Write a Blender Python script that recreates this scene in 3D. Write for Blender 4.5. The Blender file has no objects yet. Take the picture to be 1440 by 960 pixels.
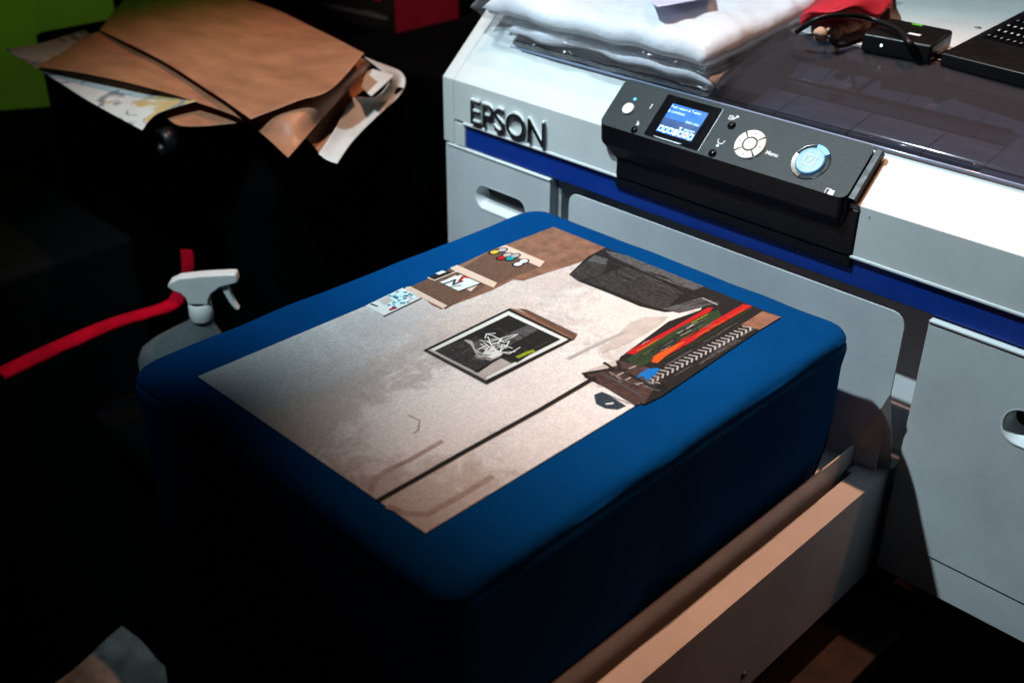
import bpy, bmesh, math, random
from mathutils import Vector, Matrix, noise
sc = bpy.context.scene
COL = sc.collection
R = math.radians
# ------------------------------------------------------------------ camera
cam_d = bpy.data.cameras.new('camera')
cam = bpy.data.objects.new('camera', cam_d); COL.objects.link(cam)
_r = Matrix([(0.7118, -0.3530, 0.6073), (0.7024, 0.3484, -0.6207), (0.0075, 0.8683, 0.4959)]).to_4x4()
cam.matrix_world = Matrix.Translation((0.6031, -0.6061, 0.4930)) @ _r
cam_d.lens = 39.402; cam_d.sensor_width = 36; cam_d.clip_end = 100; cam_d.clip_start = .02
cam_d.dof.use_dof = True; cam_d.dof.focus_distance = 1.05; cam_d.dof.aperture_fstop = 5.0
sc.camera = cam
# ------------------------------------------------------------------ world and exposure
w = bpy.data.worlds.new('World'); sc.world = w; w.use_nodes = True
w.node_tree.nodes['Background'].inputs[0].default_value = (.35, .6, 1, 1)
w.node_tree.nodes['Background'].inputs[1].default_value = .0025
sc.view_settings.view_transform = 'Standard'; sc.view_settings.look = 'None'
sc.view_settings.exposure = 0; sc.view_settings.gamma = 1
sc.cycles.max_bounces = 8; sc.cycles.transparent_max_bounces = 16
# ------------------------------------------------------------------ lamps of the room, then spots added for the left side and background
def spot(name, loc, target, power, color, size_deg, blend, radius):
    l = bpy.data.lights.new(name, 'SPOT'); l.energy = power; l.color = color
    l.spot_size = R(size_deg); l.spot_blend = blend; l.shadow_soft_size = radius
    o = bpy.data.objects.new(name, l); COL.objects.link(o); o.location = loc
    o.rotation_euler = (Vector(target) - Vector(loc)).to_track_quat('-Z', 'Y').to_euler()
    return o
COOL = (.72, .92, 1.0)
WARM = (1.0, .50, .30)
spot('room_or_added_spot', (-.58, -.50, 1.85), (.16, .45, 0), 244, COOL, 38, 1.0, .020)
spot('ceiling_or_added_spot', (.02, .66, 1.85), (.28, .26, 0), 132, WARM, 34, 1.0, .016)
spot('ceiling_or_added_spot', (1.15, .62, 1.70), (.24, .06, -.2), 19, (1, .32, .10), 24, .9, .02)
spot('ceiling_or_added_spot', (-.40, .75, 2.0), (-.58, .26, 0), 96, WARM, 28, 1.0, .03)  # added warm spot to brighten the papers on the cabinet
spot('room_or_added_spot', (-.1, -.7, 1.6), (-.50, .16, -.1), 120, COOL, 32, 1.0, .03)  # added cool spot for the papers, strap and spray bottle
spot('room_or_added_spot', (-1.5, 1.6, 1.3), (-2.5, 1.4, -.4), 46, (.9, 1, .7), 120, 1.0, .05)  # added spot that lights the green wall
spot('room_or_added_spot', (-.5, -.2, 1.7), (-.80, .72, .1), 110, (1, .85, .8), 20, 1.0, .05)  # added spot to bring out the red box
# ------------------------------------------------------------------ materials
def newmat(name):
    m = bpy.data.materials.new(name); m.use_nodes = True
    nt = m.node_tree; b = nt.nodes['Principled BSDF']
    return m, nt, b
def N(nt, t, **kw):
    n = nt.nodes.new(t)
    for k, v in kw.items():
        if k in n.inputs: n.inputs[k].default_value = v
        else: setattr(n, k, v)
    return n
def mat(name, c, rough=.5, metal=0, spec=.5, var=.12, scale=30, bump=0, bscale=400, emit=None, estr=0, c2=None, coat=0, sheen=0, stretch=None, dirt=0):
    m, nt, b = newmat(name); L = nt.links.new
    b.inputs['Roughness'].default_value = rough; b.inputs['Metallic'].default_value = metal
    b.inputs['Specular IOR Level'].default_value = spec; b.inputs['Coat Weight'].default_value = coat
    b.inputs['Sheen Weight'].default_value = sheen
    tc = N(nt, 'ShaderNodeTexCoord'); src = tc.outputs['Object']
    if stretch:
        mp = N(nt, 'ShaderNodeMapping'); mp.inputs['Scale'].default_value = stretch; L(src, mp.inputs[0]); src = mp.outputs[0]
    nz = N(nt, 'ShaderNodeTexNoise', Scale=scale, Detail=6.0, Roughness=.65); L(src, nz.inputs['Vector'])
    ra = N(nt, 'ShaderNodeValToRGB'); L(nz.outputs['Fac'], ra.inputs[0])
    k = c2 if c2 else tuple(x*(1-var*1.6) for x in c)
    ra.color_ramp.elements[0].color = (*k, 1); ra.color_ramp.elements[0].position = .32
    ra.color_ramp.elements[1].color = (*[min(1, x*(1+var*.35)) for x in c], 1); ra.color_ramp.elements[1].position = .66
    out = ra.outputs[0]
    if rough < .6:
        nr = N(nt, 'ShaderNodeTexNoise', Scale=scale*2.3, Detail=7.0, Roughness=.7); L(tc.outputs['Object'], nr.inputs['Vector'])
        mr = N(nt, 'ShaderNodeMapRange'); L(nr.outputs['Fac'], mr.inputs['Value']); mr.inputs['From Min'].default_value = .3; mr.inputs['From Max'].default_value = .7
        mr.inputs['To Min'].default_value = rough*.8; mr.inputs['To Max'].default_value = min(1, rough*1.3); L(mr.outputs[0], b.inputs['Roughness'])
    if dirt:
        n2 = N(nt, 'ShaderNodeTexNoise', Scale=230.0, Detail=3.0); L(tc.outputs['Object'], n2.inputs['Vector'])
        n3 = N(nt, 'ShaderNodeTexNoise', Scale=14.0, Detail=2.0); L(tc.outputs['Object'], n3.inputs['Vector'])
        ad = N(nt, 'ShaderNodeMath', operation='MULTIPLY'); L(n2.outputs['Fac'], ad.inputs[0]); L(n3.outputs['Fac'], ad.inputs[1])
        r2 = N(nt, 'ShaderNodeValToRGB'); L(ad.outputs[0], r2.inputs[0])
        r2.color_ramp.elements[0].position = .415; r2.color_ramp.elements[0].color = (0, 0, 0, 1)
        r2.color_ramp.elements[1].position = .45; r2.color_ramp.elements[1].color = (dirt, dirt, dirt, 1)
        mx = N(nt, 'ShaderNodeMixRGB'); L(r2.outputs[0], mx.inputs[0]); L(out, mx.inputs[1]); mx.inputs[2].default_value = (.12, .09, .07, 1); out = mx.outputs[0]
    L(out, b.inputs['Base Color'])
    if bump:
        bz = N(nt, 'ShaderNodeTexNoise', Scale=float(bscale), Detail=3.0); L(src, bz.inputs['Vector'])
        bp = N(nt, 'ShaderNodeBump', Strength=bump, Distance=.001); L(bz.outputs['Fac'], bp.inputs['Height']); L(bp.outputs[0], b.inputs['Normal'])
    if emit:
        b.inputs['Emission Color'].default_value = (*emit, 1); b.inputs['Emission Strength'].default_value = estr
    return m
WHITE = mat('white_printer_plastic', (.63, .65, .64), .42, var=.08, scale=7, bump=.12, bscale=900, dirt=.15)
METAL = mat('white_painted_metal', (.60, .62, .64), .38, var=.11, scale=7, bump=.15, bscale=700, dirt=.15)
RIMW = mat('pale_edge_plastic', (.80, .82, .82), .35, var=.03)
STRIPE = mat('blue_stripe_plastic', (.004, .035, .26), .35, var=.10, scale=12)
CHAR = mat('charcoal_panel_plastic', (.017, .025, .028), .42, spec=.25, var=.55, scale=700, bump=.25, bscale=1400)
BLACKP = mat('black_plastic', (.005, .005, .006), .38, var=.2, scale=60, spec=.3)
BLACKG = mat('glossy_black_plastic', (.004, .004, .005), .12, var=.1)
DARKIN = mat('dark_inner_plastic', (.02, .021, .026), .5, var=.3, scale=18)
GREYIN = mat('grey_inner_plastic', (.48, .52, .62), .45, var=.2, scale=9, stretch=(1, 4, 1))
BUTTON = mat('pale_button_plastic', (.72, .70, .66), .4, var=.06, scale=60)
LETTER = mat('dark_letter_plastic', (.012, .012, .014), .22, var=.1)
LETTER_HI = mat('letter_highlight_paint', (.85, .87, .87), .4, var=.02)
LEDB = mat('blue_led', (.1, .5, .9), .3, emit=(.05, .55, 1.0), estr=1.6)
RING = mat('blue_light_ring', (.05, .2, .5), .3, emit=(.02, .33, 1.0), estr=3.0)
STARTB = mat('pale_blue_start_button', (.12, .27, .44), .25, var=.05, emit=(.10, .34, .72), estr=.18)
COPPER = mat('brushed_ring_plastic', (.26, .22, .20), .28, metal=.5, var=.15, scale=80)
SCRB = mat('screen_blue', (.0, .05, .3), .3, var=.05, emit=(.002, .17, .56), estr=.85)
SCRD = mat('screen_deep_blue', (.0, .02, .12), .3, var=.05, emit=(.002, .045, .20), estr=.75)
SCRW = mat('screen_white', (.6, .8, .9), .3, var=.02, emit=(.45, .80, 1.0), estr=.85)
SCRR = mat('screen_red', (.7, .2, .2), .3, var=.02, emit=(.8, .2, .3), estr=.6)
SCRO = mat('screen_orange', (.7, .4, .1), .3, var=.02, emit=(.8, .35, .1), estr=.6)
MARK = mat('white_marking_ink', (.75, .78, .78), .5, var=.03)
DMARK = mat('grey_marking_ink', (.25, .24, .23), .5, var=.03)
STEEL = mat('screw_steel', (.45, .42, .40), .3, metal=.9, var=.1)
RED = mat('red_cloth', (.45, .004, .02), .8, var=.2, scale=30, bump=.4, bscale=300)
REDT = mat('red_tape', (.46, .001, .016), .95, spec=.08, var=.25, scale=20, bump=.3, bscale=120)
KRAFT = mat('brown_kraft_paper', (.40, .18, .10), .42, spec=.5, var=.2, scale=11, bump=.6, bscale=38, stretch=(1, 2.5, 1))
WPAPER = mat('white_release_paper', (.68, .72, .72), .4, var=.12, scale=10, bump=.25, bscale=60)
BLACKC = mat('black_cloth', (.0016, .0018, .0024), .95, var=.4, scale=12, bump=.6, bscale=60, spec=.03)
TABLE = mat('dark_stained_table', (.022, .008, .004), .6, var=.5, scale=42, c2=(.004, .003, .0025), bump=.6, bscale=70, spec=.2)
GREENW = mat('green_wall_paint', (.16, .36, .008), .9, var=.25, scale=1.5)
FLOOR = mat('dark_floor', (.012, .012, .013), .7, var=.5, scale=5)
REDBOX = mat('red_card', (.42, .008, .03), .55, var=.12, scale=5)
BOXBLK = mat('black_card', (.010, .006, .008), .5, var=.3, scale=8)
BEIGE = mat('beige_cloth', (.55, .33, .22), .85, var=.15, scale=40, bump=.5, bscale=200)
SILVER = mat('silver_plastic', (.4, .42, .44), .3, metal=.6, var=.05)
GREENL = mat('green_lamp', (.1, .5, .02), .4, emit=(.2, .7, .03), estr=.25)
WLED = mat('white_led', (.6, .9, .9), .3, emit=(.6, 1, 1), estr=2.5)

def weave(name, c, c2, bump=.5, s=2200, rough=.9, sheen=.15):
    m, nt, b = newmat(name); L = nt.links.new
    tc = N(nt, 'ShaderNodeTexCoord')
    n1 = N(nt, 'ShaderNodeTexNoise', Scale=7.0, Detail=5.0); L(tc.outputs['Object'], n1.inputs['Vector'])
    n2 = N(nt, 'ShaderNodeTexNoise', Scale=float(s), Detail=2.0); L(tc.outputs['Object'], n2.inputs['Vector'])
    ad = N(nt, 'ShaderNodeMixRGB'); ad.inputs[0].default_value = .5; L(n1.outputs['Fac'], ad.inputs[1]); L(n2.outputs['Fac'], ad.inputs[2])
    ra = N(nt, 'ShaderNodeValToRGB'); L(ad.outputs[0], ra.inputs[0])
    ra.color_ramp.elements[0].color = (*c2, 1); ra.color_ramp.elements[0].position = .38
    ra.color_ramp.elements[1].color = (*c, 1); ra.color_ramp.elements[1].position = .6
    L(ra.outputs[0], b.inputs['Base Color'])
    b.inputs['Roughness'].default_value = rough; b.inputs['Sheen Weight'].default_value = sheen; b.inputs['Specular IOR Level'].default_value = .04
    n4 = N(nt, 'ShaderNodeTexNoise', Scale=60.0, Detail=3.0); L(tc.outputs['Object'], n4.inputs['Vector'])
    b0 = N(nt, 'ShaderNodeBump', Strength=.35, Distance=.004); L(n4.outputs['Fac'], b0.inputs['Height'])
    bp = N(nt, 'ShaderNodeBump', Strength=bump, Distance=.0006); L(n2.outputs['Fac'], bp.inputs['Height']); L(b0.outputs[0], bp.inputs['Normal']); L(bp.outputs[0], b.inputs['Normal'])
    return m
BLUE = weave('royal_blue_cotton', (.0, .057, .205), (.0, .041, .155), sheen=0)
WCOT = weave('white_cotton', (.76, .76, .78), (.66, .66, .70), s=900, sheen=.05)

def clear(name, tint, transp, rough=.06, bump=.0, bs=40, spec=1.0, base=None, grow=.35):
    m, nt, b = newmat(name); L = nt.links.new
    out = nt.nodes['Material Output']
    tr = N(nt, 'ShaderNodeBsdfTransparent'); tr.inputs[0].default_value = (*tint, 1)
    b.inputs['Base Color'].default_value = (*(base or tint), 1); b.inputs['Roughness'].default_value = rough
    b.inputs['Specular IOR Level'].default_value = spec
    mx = N(nt, 'ShaderNodeMixShader'); lw = N(nt, 'ShaderNodeLayerWeight', Blend=.25)
    mr = N(nt, 'ShaderNodeMapRange'); L(lw.outputs['Fresnel'], mr.inputs['Value'])
    mr.inputs['To Min'].default_value = 1 - transp; mr.inputs['To Max'].default_value = min(1, 1 - transp + grow)
    L(mr.outputs[0], mx.inputs[0]); L(tr.outputs[0], mx.inputs[1]); L(b.outputs[0], mx.inputs[2]); L(mx.outputs[0], out.inputs['Surface'])
    tc = N(nt, 'ShaderNodeTexCoord'); n2 = N(nt, 'ShaderNodeTexNoise', Scale=float(bs), Detail=4.0); L(tc.outputs['Object'], n2.inputs['Vector'])
    if bump:
        bp = N(nt, 'ShaderNodeBump', Strength=bump, Distance=.01); L(n2.outputs['Fac'], bp.inputs['Height'])
        L(bp.outputs[0], b.inputs['Normal']); L(bp.outputs[0], lw.inputs['Normal'])
    return m
SMOKE = clear('smoky_clear_plastic', (.55, .56, .62), .86, rough=.08, bump=.03, bs=14, base=(.11, .098, .10))
BAG = clear('clear_bag_film', (.97, .98, 1.0), .93, rough=.09, bump=.9, bs=34, base=(.40, .41, .43), grow=.22)
BOTTLE = clear('clear_bottle_plastic', (.75, .82, .84), .78, rough=.10, bump=.3, bs=40, base=(.36, .44, .46))

# the picture printed on the shirt: a plastered wall in a studio
def wall_print():
    m, nt, b = newmat('printed_plaster_wall'); L = nt.links.new
    tc = N(nt, 'ShaderNodeTexCoord'); g = tc.outputs['Object']
    sep = N(nt, 'ShaderNodeSeparateXYZ'); L(g, sep.inputs[0])
    def noise_ramp(scale, lo, hi, a, bb, det=8.0, dist=.6, off=0):
        mp = N(nt, 'ShaderNodeMapping'); mp.inputs['Location'].default_value = (off, off*.7, 0); L(g, mp.inputs[0])
        n = N(nt, 'ShaderNodeTexNoise', Scale=scale, Detail=det, Roughness=.62, Distortion=dist); L(mp.outputs[0], n.inputs['Vector'])
        r = N(nt, 'ShaderNodeValToRGB'); L(n.outputs['Fac'], r.inputs[0])
        r.color_ramp.elements[0].position = lo; r.color_ramp.elements[0].color = (*a, 1)
        r.color_ramp.elements[1].position = hi; r.color_ramp.elements[1].color = (*bb, 1)
        return r.outputs[0], n.outputs['Fac']
    def mix(f, a, c, t='MIX'):
        x = N(nt, 'ShaderNodeMixRGB', blend_type=t)
        for i, v in enumerate((f, a, c)):
            if isinstance(v, (float, int)): x.inputs[i].default_value = v
            elif isinstance(v, tuple): x.inputs[i].default_value = (*v, 1)
            else: L(v, x.inputs[i])
        return x.outputs[0]
    def blob(cx, cy, rx, ry, seed, soft=.42, nz=.85):
        # irregular patch round a point of the picture
        a = N(nt, 'ShaderNodeMath', operation='SUBTRACT'); L(sep.outputs[0], a.inputs[0]); a.inputs[1].default_value = cx
        a2 = N(nt, 'ShaderNodeMath', operation='DIVIDE'); L(a.outputs[0], a2.inputs[0]); a2.inputs[1].default_value = rx
        c = N(nt, 'ShaderNodeMath', operation='SUBTRACT'); L(sep.outputs[1], c.inputs[0]); c.inputs[1].default_value = cy
        c2 = N(nt, 'ShaderNodeMath', operation='DIVIDE'); L(c.outputs[0], c2.inputs[0]); c2.inputs[1].default_value = ry
        cb = N(nt, 'ShaderNodeCombineXYZ'); L(a2.outputs[0], cb.inputs[0]); L(c2.outputs[0], cb.inputs[1])
        ln = N(nt, 'ShaderNodeVectorMath', operation='LENGTH'); L(cb.outputs[0], ln.inputs[0])
        mp = N(nt, 'ShaderNodeMapping'); mp.inputs['Location'].default_value = (seed, seed, 0); L(g, mp.inputs[0])
        n = N(nt, 'ShaderNodeTexNoise', Scale=26.0, Detail=9.0, Roughness=.68, Distortion=1.3); L(mp.outputs[0], n.inputs['Vector'])
        ml = N(nt, 'ShaderNodeMath', operation='MULTIPLY_ADD'); L(n.outputs['Fac'], ml.inputs[0]); ml.inputs[1].default_value = nz*3; L(ln.outputs['Value'], ml.inputs[2])
        mr = N(nt, 'ShaderNodeMapRange'); L(ml.outputs[0], mr.inputs['Value'])
        mr.inputs['From Min'].default_value = 1 + nz*1.5 + soft/2; mr.inputs['From Max'].default_value = 1 + nz*1.5 - soft/2
        return mr.outputs[0]
    base, _ = noise_ramp(9.0, .30, .70, (.55, .50, .475), (.86, .83, .80), off=3)
    fine, _ = noise_ramp(48.0, .36, .64, (.52, .50, .49), (1, 1, 1), dist=1.8)
    col = mix(.55, base, fine, 'MULTIPLY')
    for cx, cy, rx, ry, c, f in PATCHES:
        bl = blob(cx, cy, rx, ry, cx*9 + cy*5)
        s = N(nt, 'ShaderNodeMath', operation='MULTIPLY'); L(bl, s.inputs[0]); s.inputs[1].default_value = f
        col = mix(s.outputs[0], col, c)
    veins, vf = noise_ramp(15.0, .485, .515, (1, 1, 1), (.0, .0, .0), dist=2.0, off=8)
    grain, _ = noise_ramp(700.0, .40, .60, (.70, .70, .70), (1, 1, 1), det=3.0, dist=0)
    col = mix(.8, col, grain, 'MULTIPLY')
    L(col, b.inputs['Base Color']); b.inputs['Roughness'].default_value = .75; b.inputs['Specular IOR Level'].default_value = .25
    n2 = N(nt, 'ShaderNodeTexNoise', Scale=1500.0, Detail=2.0); L(g, n2.inputs['Vector'])
    bp = N(nt, 'ShaderNodeBump', Strength=.5, Distance=.0005); L(n2.outputs['Fac'], bp.inputs['Height']); L(bp.outputs[0], b.inputs['Normal'])
    return m
_p = [(-0.1120, -0.2033), (-0.0281, -0.1647), (0.0674, -0.1786), (-0.0232, -0.2032), (-0.0675, 0.0596), (0.0396, -0.1256), (-0.1015, -0.0352), (0.0569, -0.0638), (0.0456, 0.1337), (0.1931, -0.1131), (0.1217, -0.1850), (-0.0999, -0.1250), (-0.0454, -0.0162), (0.1287, -0.0569)]
PATCHES = [
 (_p[0][0], _p[0][1], .10, .05, (.56, .60, .62), .7),
 (_p[11][0], _p[11][1], .06, .10, (.58, .58, .60), .6),
 (_p[1][0], _p[1][1], .030, .085, (.52, .49, .47), .55),
 (_p[3][0], _p[3][1], .035, .05, (.62, .54, .49), .75),
 (_p[2][0], _p[2][1], .05, .045, (.60, .51, .46), .65),
 (_p[10][0], _p[10][1], .045, .05, (.66, .56, .51), .8),
 (_p[12][0], _p[12][1], .03, .05, (.52, .46, .43), .6),
 (_p[4][0], _p[4][1], .05, .09, (.70, .60, .55), .6),
 (_p[6][0], _p[6][1], .03, .06, (.50, .47, .47), .55),
 (_p[5][0], _p[5][1], .04, .08, (.90, .89, .87), .8),
 (_p[7][0], _p[7][1], .07, .11, (.90, .88, .85), .75),
 (_p[13][0], _p[13][1], .035, .09, (.90, .88, .86), .8),
 (_p[8][0], _p[8][1], .06, .06, (.84, .78, .73), .7),
]
def ink(name, c, var=.25, s=1300, c2=None):
    return mat(name, c, .75, var=var, scale=s, bump=.5, bscale=1500, spec=.25, c2=c2)
I_WALL = None
I_BROWN = ink('ink_shelf_brown', (.16, .083, .055), .3, 500)
I_SOFTBROWN = ink('ink_warm_brown', (.27, .13, .08), .25, 60, c2=(.15, .072, .046))
I_CREAM = ink('ink_shelf_cream', (.72, .54, .43), .1)
I_BLACK = ink('ink_black', (.014, .013, .013), .4)
I_GREY = ink('ink_dark_grey', (.040, .040, .040), .5, 300)
I_MID = ink('ink_mid_grey', (.10, .10, .105), .4, 300)
I_WHITE = ink('ink_white', (.72, .76, .74), .06)
I_PALE = ink('ink_pale_grey', (.44, .42, .40), .12, 60)
I_RED = ink('ink_red', (.50, .008, .010), .2)
I_ORANGE = ink('ink_orange', (.75, .10, .01), .25)
I_GREEN = ink('ink_green', (.028, .062, .020), .5, 700)
I_LIME = ink('ink_lime', (.30, .40, .01), .3)
I_CYAN = ink('ink_cyan', (.0, .33, .38), .2)
I_BLUE = ink('ink_bright_blue', (.0, .17, .55), .2)
I_YEL = ink('ink_yellow', (.75, .52, .06), .2)
I_PINK = ink('ink_pink', (.56, .50, .46), .12, 60)
I_FAINT = ink('ink_faint_line', (.50, .38, .33), .2, 90)
I_SLATE = ink('ink_slate', (.028, .05, .075), .3)
I_PLUM = ink('ink_plum_brown', (.085, .045, .038), .4, 400)
def confetti():
    m, nt, b = newmat('ink_confetti'); L = nt.links.new
    tc = N(nt, 'ShaderNodeTexCoord')
    v = N(nt, 'ShaderNodeTexVoronoi', Scale=330.0); L(tc.outputs['Object'], v.inputs['Vector'])
    sp = N(nt, 'ShaderNodeSeparateColor'); L(v.outputs['Color'], sp.inputs[0])
    r = N(nt, 'ShaderNodeValToRGB'); L(sp.outputs[0], r.inputs[0]); r.color_ramp.interpolation = 'CONSTANT'
    e = r.color_ramp.elements
    e[0].position = 0; e[0].color = (.55, .72, .74, 1); e[1].position = .42; e[1].color = (.02, .22, .30, 1)
    for p, c in ((.58, (.70, .80, .80)), (.70, (.03, .10, .22)), (.78, (.75, .35, .35)), (.83, (.6, .78, .78)), (.93, (.2, .55, .6))):
        q = e.new(p); q.color = (*c, 1)
    L(r.outputs[0], b.inputs['Base Color']); b.inputs['Roughness'].default_value = .8
    return m
I_CONF = confetti()

# ------------------------------------------------------------------ mesh helpers
class MB:
    def __init__(s): s.v = []; s.f = []; s.mi = []; s.mats = []; s.sm = []
    def m(s, mt):
        if mt not in s.mats: s.mats.append(mt)
        return s.mats.index(mt)
    def add(s, vs, fs, mt, smooth=False):
        o = len(s.v); s.v += [tuple(v) for v in vs]; k = s.m(mt)
        for f in fs: s.f.append([i + o for i in f]); s.mi.append(k); s.sm.append(smooth)
    def box(s, x0, x1, y0, y1, z0, z1, mt, xf=None):
        vs = [(x, y, z) for x in (x0, x1) for y in (y0, y1) for z in (z0, z1)]
        if xf: vs = [xf @ Vector(v) for v in vs]
        s.add(vs, [(0,1,3,2), (4,6,7,5), (0,4,5,1), (2,3,7,6), (0,2,6,4), (1,5,7,3)], mt)
    def prism(s, poly, a, b, mt, axis='X', smooth=False):
        # poly in the other two axes, extruded from a to b
        def P(p, t):
            if axis == 'X': return (t, p[0], p[1])
            if axis == 'Y': return (p[0], t, p[1])
            return (p[0], p[1], t)
        n = len(poly)
        vs = [P(p, a) for p in poly] + [P(p, b) for p in poly]
        s.add(vs, [list(range(n))[::-1], list(range(n, 2*n))], mt)
        s.add(vs, [(i, (i+1) % n, n+(i+1) % n, n+i) for i in range(n)], mt, smooth)
    def grid(s, rows, mt, smooth=True, closed=False):
        n = len(rows[0]); vs = [p for r in rows for p in r]; fs = []
        for i in range(len(rows)-1):
            for j in range(n if closed else n-1):
                k = (j+1) % n; fs.append((i*n+j, i*n+k, (i+1)*n+k, (i+1)*n+j))
        s.add(vs, fs, mt, smooth)
    def tube(s, pts, r, mt, seg=8, cap=True):
        pts = [Vector(p) for p in pts]; rows = []
        rr = r if isinstance(r, (list, tuple)) else [r]*len(pts)
        up = Vector((0, 0, 1))
        for i, p in enumerate(pts):
            d = (pts[min(i+1, len(pts)-1)] - pts[max(i-1, 0)]).normalized()
            a = d.cross(up); a = a.normalized() if a.length > 1e-3 else Vector((1, 0, 0)); b = d.cross(a)
            rows.append([p + (a*math.cos(t) + b*math.sin(t))*rr[i] for t in [2*math.pi*k/seg for k in range(seg)]])
        s.grid(rows, mt, True, True)
        if cap:
            s.add(rows[0], [list(range(seg))], mt); s.add(rows[-1], [list(range(seg))], mt)
    def disc(s, c, r, z, mt, seg=32, a0=0, a1=2*math.pi, r0=0):
        full = abs(a1-a0-2*math.pi) < 1e-6
        if r0 == 0 and full:
            s.add([(c[0]+r*math.cos(t), c[1]+r*math.sin(t), z) for t in [2*math.pi*k/seg for k in range(seg)]], [list(range(seg))], mt); return
        A = [a0+(a1-a0)*k/seg for k in range(seg+1)]
        s.grid([[(c[0]+q*math.cos(t), c[1]+q*math.sin(t), z) for t in A] for q in (r0, r)], mt, False)
    def cyl(s, c, r, z0, z1, mt, seg=32, bev=0):
        prof = [(r, z0), (r, z1-bev), (r-bev*.3, z1-bev*.3), (r-bev, z1)] if bev else [(r, z0), (r, z1)]
        s.grid([[(c[0]+q*math.cos(t), c[1]+q*math.sin(t), z) for t in [2*math.pi*k/seg for k in range(seg)]] for q, z in prof], mt, bool(bev), True)
        s.disc(c, prof[-1][0], z1, mt, seg)
    def build(s, name, parent=None, bevel=0, bseg=2, angle=30, xf=None, fix=True):
        me = bpy.data.meshes.new(name); me.from_pydata(s.v, [], s.f)
        for mt in s.mats: me.materials.append(mt)
        for p, k, q in zip(me.polygons, s.mi, s.sm): p.material_index = k; p.use_smooth = q
        if fix:
            bm = bmesh.new(); bm.from_mesh(me); bmesh.ops.remove_doubles(bm, verts=bm.verts, dist=1e-6)
            bmesh.ops.recalc_face_normals(bm, faces=bm.faces); bm.to_mesh(me); bm.free()
        o = bpy.data.objects.new(name, me); COL.objects.link(o)
        if parent: o.parent = parent
        if bevel:
            b = o.modifiers.new('bevel', 'BEVEL'); b.width = bevel; b.segments = bseg; b.limit_method = 'ANGLE'; b.angle_limit = R(angle); b.harden_normals = False
            for p in me.polygons: p.use_smooth = True
            wn = o.modifiers.new('wn', 'WEIGHTED_NORMAL'); wn.keep_sharp = True
        if xf is not None: o.matrix_world = xf
        return o
def thing(name, label, cat, loc=(0, 0, 0), group=None):
    o = bpy.data.objects.new(name, None); COL.objects.link(o); o.location = loc; o.empty_display_size = .02
    return tag(o, label, cat, group)
def tag(o, label, cat, group=None):
    o['label'] = label; o['category'] = cat
    if group: o['group'] = group
    return o
def struct(o): o['kind'] = 'structure'; return o
def rrect(x0, x1, y0, y1, r, n=6):
    out = []
    for cx, cy, a in ((x1-r, y1-r, 0), (x0+r, y1-r, 90), (x0+r, y0+r, 180), (x1-r, y0+r, 270)):
        for k in range(n+1):
            t = R(a + 90*k/n); out.append((cx+r*math.cos(t), cy+r*math.sin(t)))
    return out
def cr(p, t):  # Catmull-Rom through a list of points
    n = len(p); i = min(int(t), n-2); u = t - i
    a, b, c, d = [Vector(p[max(0, min(n-1, k))]) for k in (i-1, i, i+1, i+2)]
    return .5*((2*b) + (c-a)*u + (2*a-5*b+4*c-d)*u*u + (3*b-a-3*c+d)*u*u*u)
def patch(ctrl, nu, nv, wob=0, ws=8, seed=0):
    rows = []
    for i in range(nu+1):
        u = i/nu*(len(ctrl)-1); rows.append([])
        for j in range(nv+1):
            row = [cr(r, j/nv*(len(r)-1)) for r in ctrl]
            p = cr(row, u)
            if wob: p = p + Vector((0, 0, 1))*noise.noise(p*ws + Vector((seed, seed, 0)))*wob
            rows[-1].append(p)
    return rows
def text_geo(txt, size, extr=0, offset=0, sx=1.0, bevel=0):
    cu = bpy.data.curves.new('t', 'FONT'); cu.body = txt; cu.size = size; cu.extrude = extr; cu.offset = offset; cu.bevel_depth = bevel
    o = bpy.data.objects.new('t', cu); COL.objects.link(o)
    dg = bpy.context.evaluated_depsgraph_get(); me = bpy.data.meshes.new_from_object(o.evaluated_get(dg))
    vs = [(v.co.x*sx, v.co.y, v.co.z) for v in me.vertices]; fs = [list(p.vertices) for p in me.polygons]
    bpy.data.objects.remove(o); bpy.data.curves.remove(cu); bpy.data.meshes.remove(me)
    return vs, fs

# ================================================================== SETTING
m = MB(); m.box(-4, 3, -2.5, 4, -1.02, -1.0, FLOOR); struct(m.build('floor'))
m = MB(); m.box(-2.60, -2.5, -1.5, 3.5, -1.0, 1.6, GREENW)
tag(m.build('wall'), 'bright green painted wall in the upper left background', 'wall')
# ================================================================== PRINTER
P = thing('garment_printer', 'white garment printer with blue stripe and black control panel', 'printer', (0, 0, 0))
XL, XR = -.407, .66
K = .91; cs = 1/math.sqrt(1+K*K); sn = K*cs
def slope(v, h=0): return (.3 + v*cs - h*sn, .093 + v*sn + h*cs)
# front cover: face, ridge and sloping top that rises higher at the left end
m = MB()
xs = [XL+.0205] + [-.375+.008*i for i in range(26)] + [-.16, 0, .2, .4, XR]
rows = []
for x in xs:
    t = max(0, min(1, (x+.36)/.10)); t = t*t*(3-2*t)
    vt = .070*(1-t) + .0455*t
    cols = [(.325, .044), (.3, .044), (.3, .093)] + [slope(vt*k/8) for k in range(1, 9)]
    a = slope(vt, -.0022 if x > -.33 else -.001); cols += [a, (a[0]+.0095*t + .001, a[1]+.0085*t), (a[0]+.024*t + .002, a[1]+.0085*t), (a[0]+.0255*t+.003, a[1]-.03)]
    rows.append([(x, y, z) for y, z in cols])
m.grid(rows, WHITE, False)
m.build('front_cover', P, bevel=.0016, bseg=2, angle=25)
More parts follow.
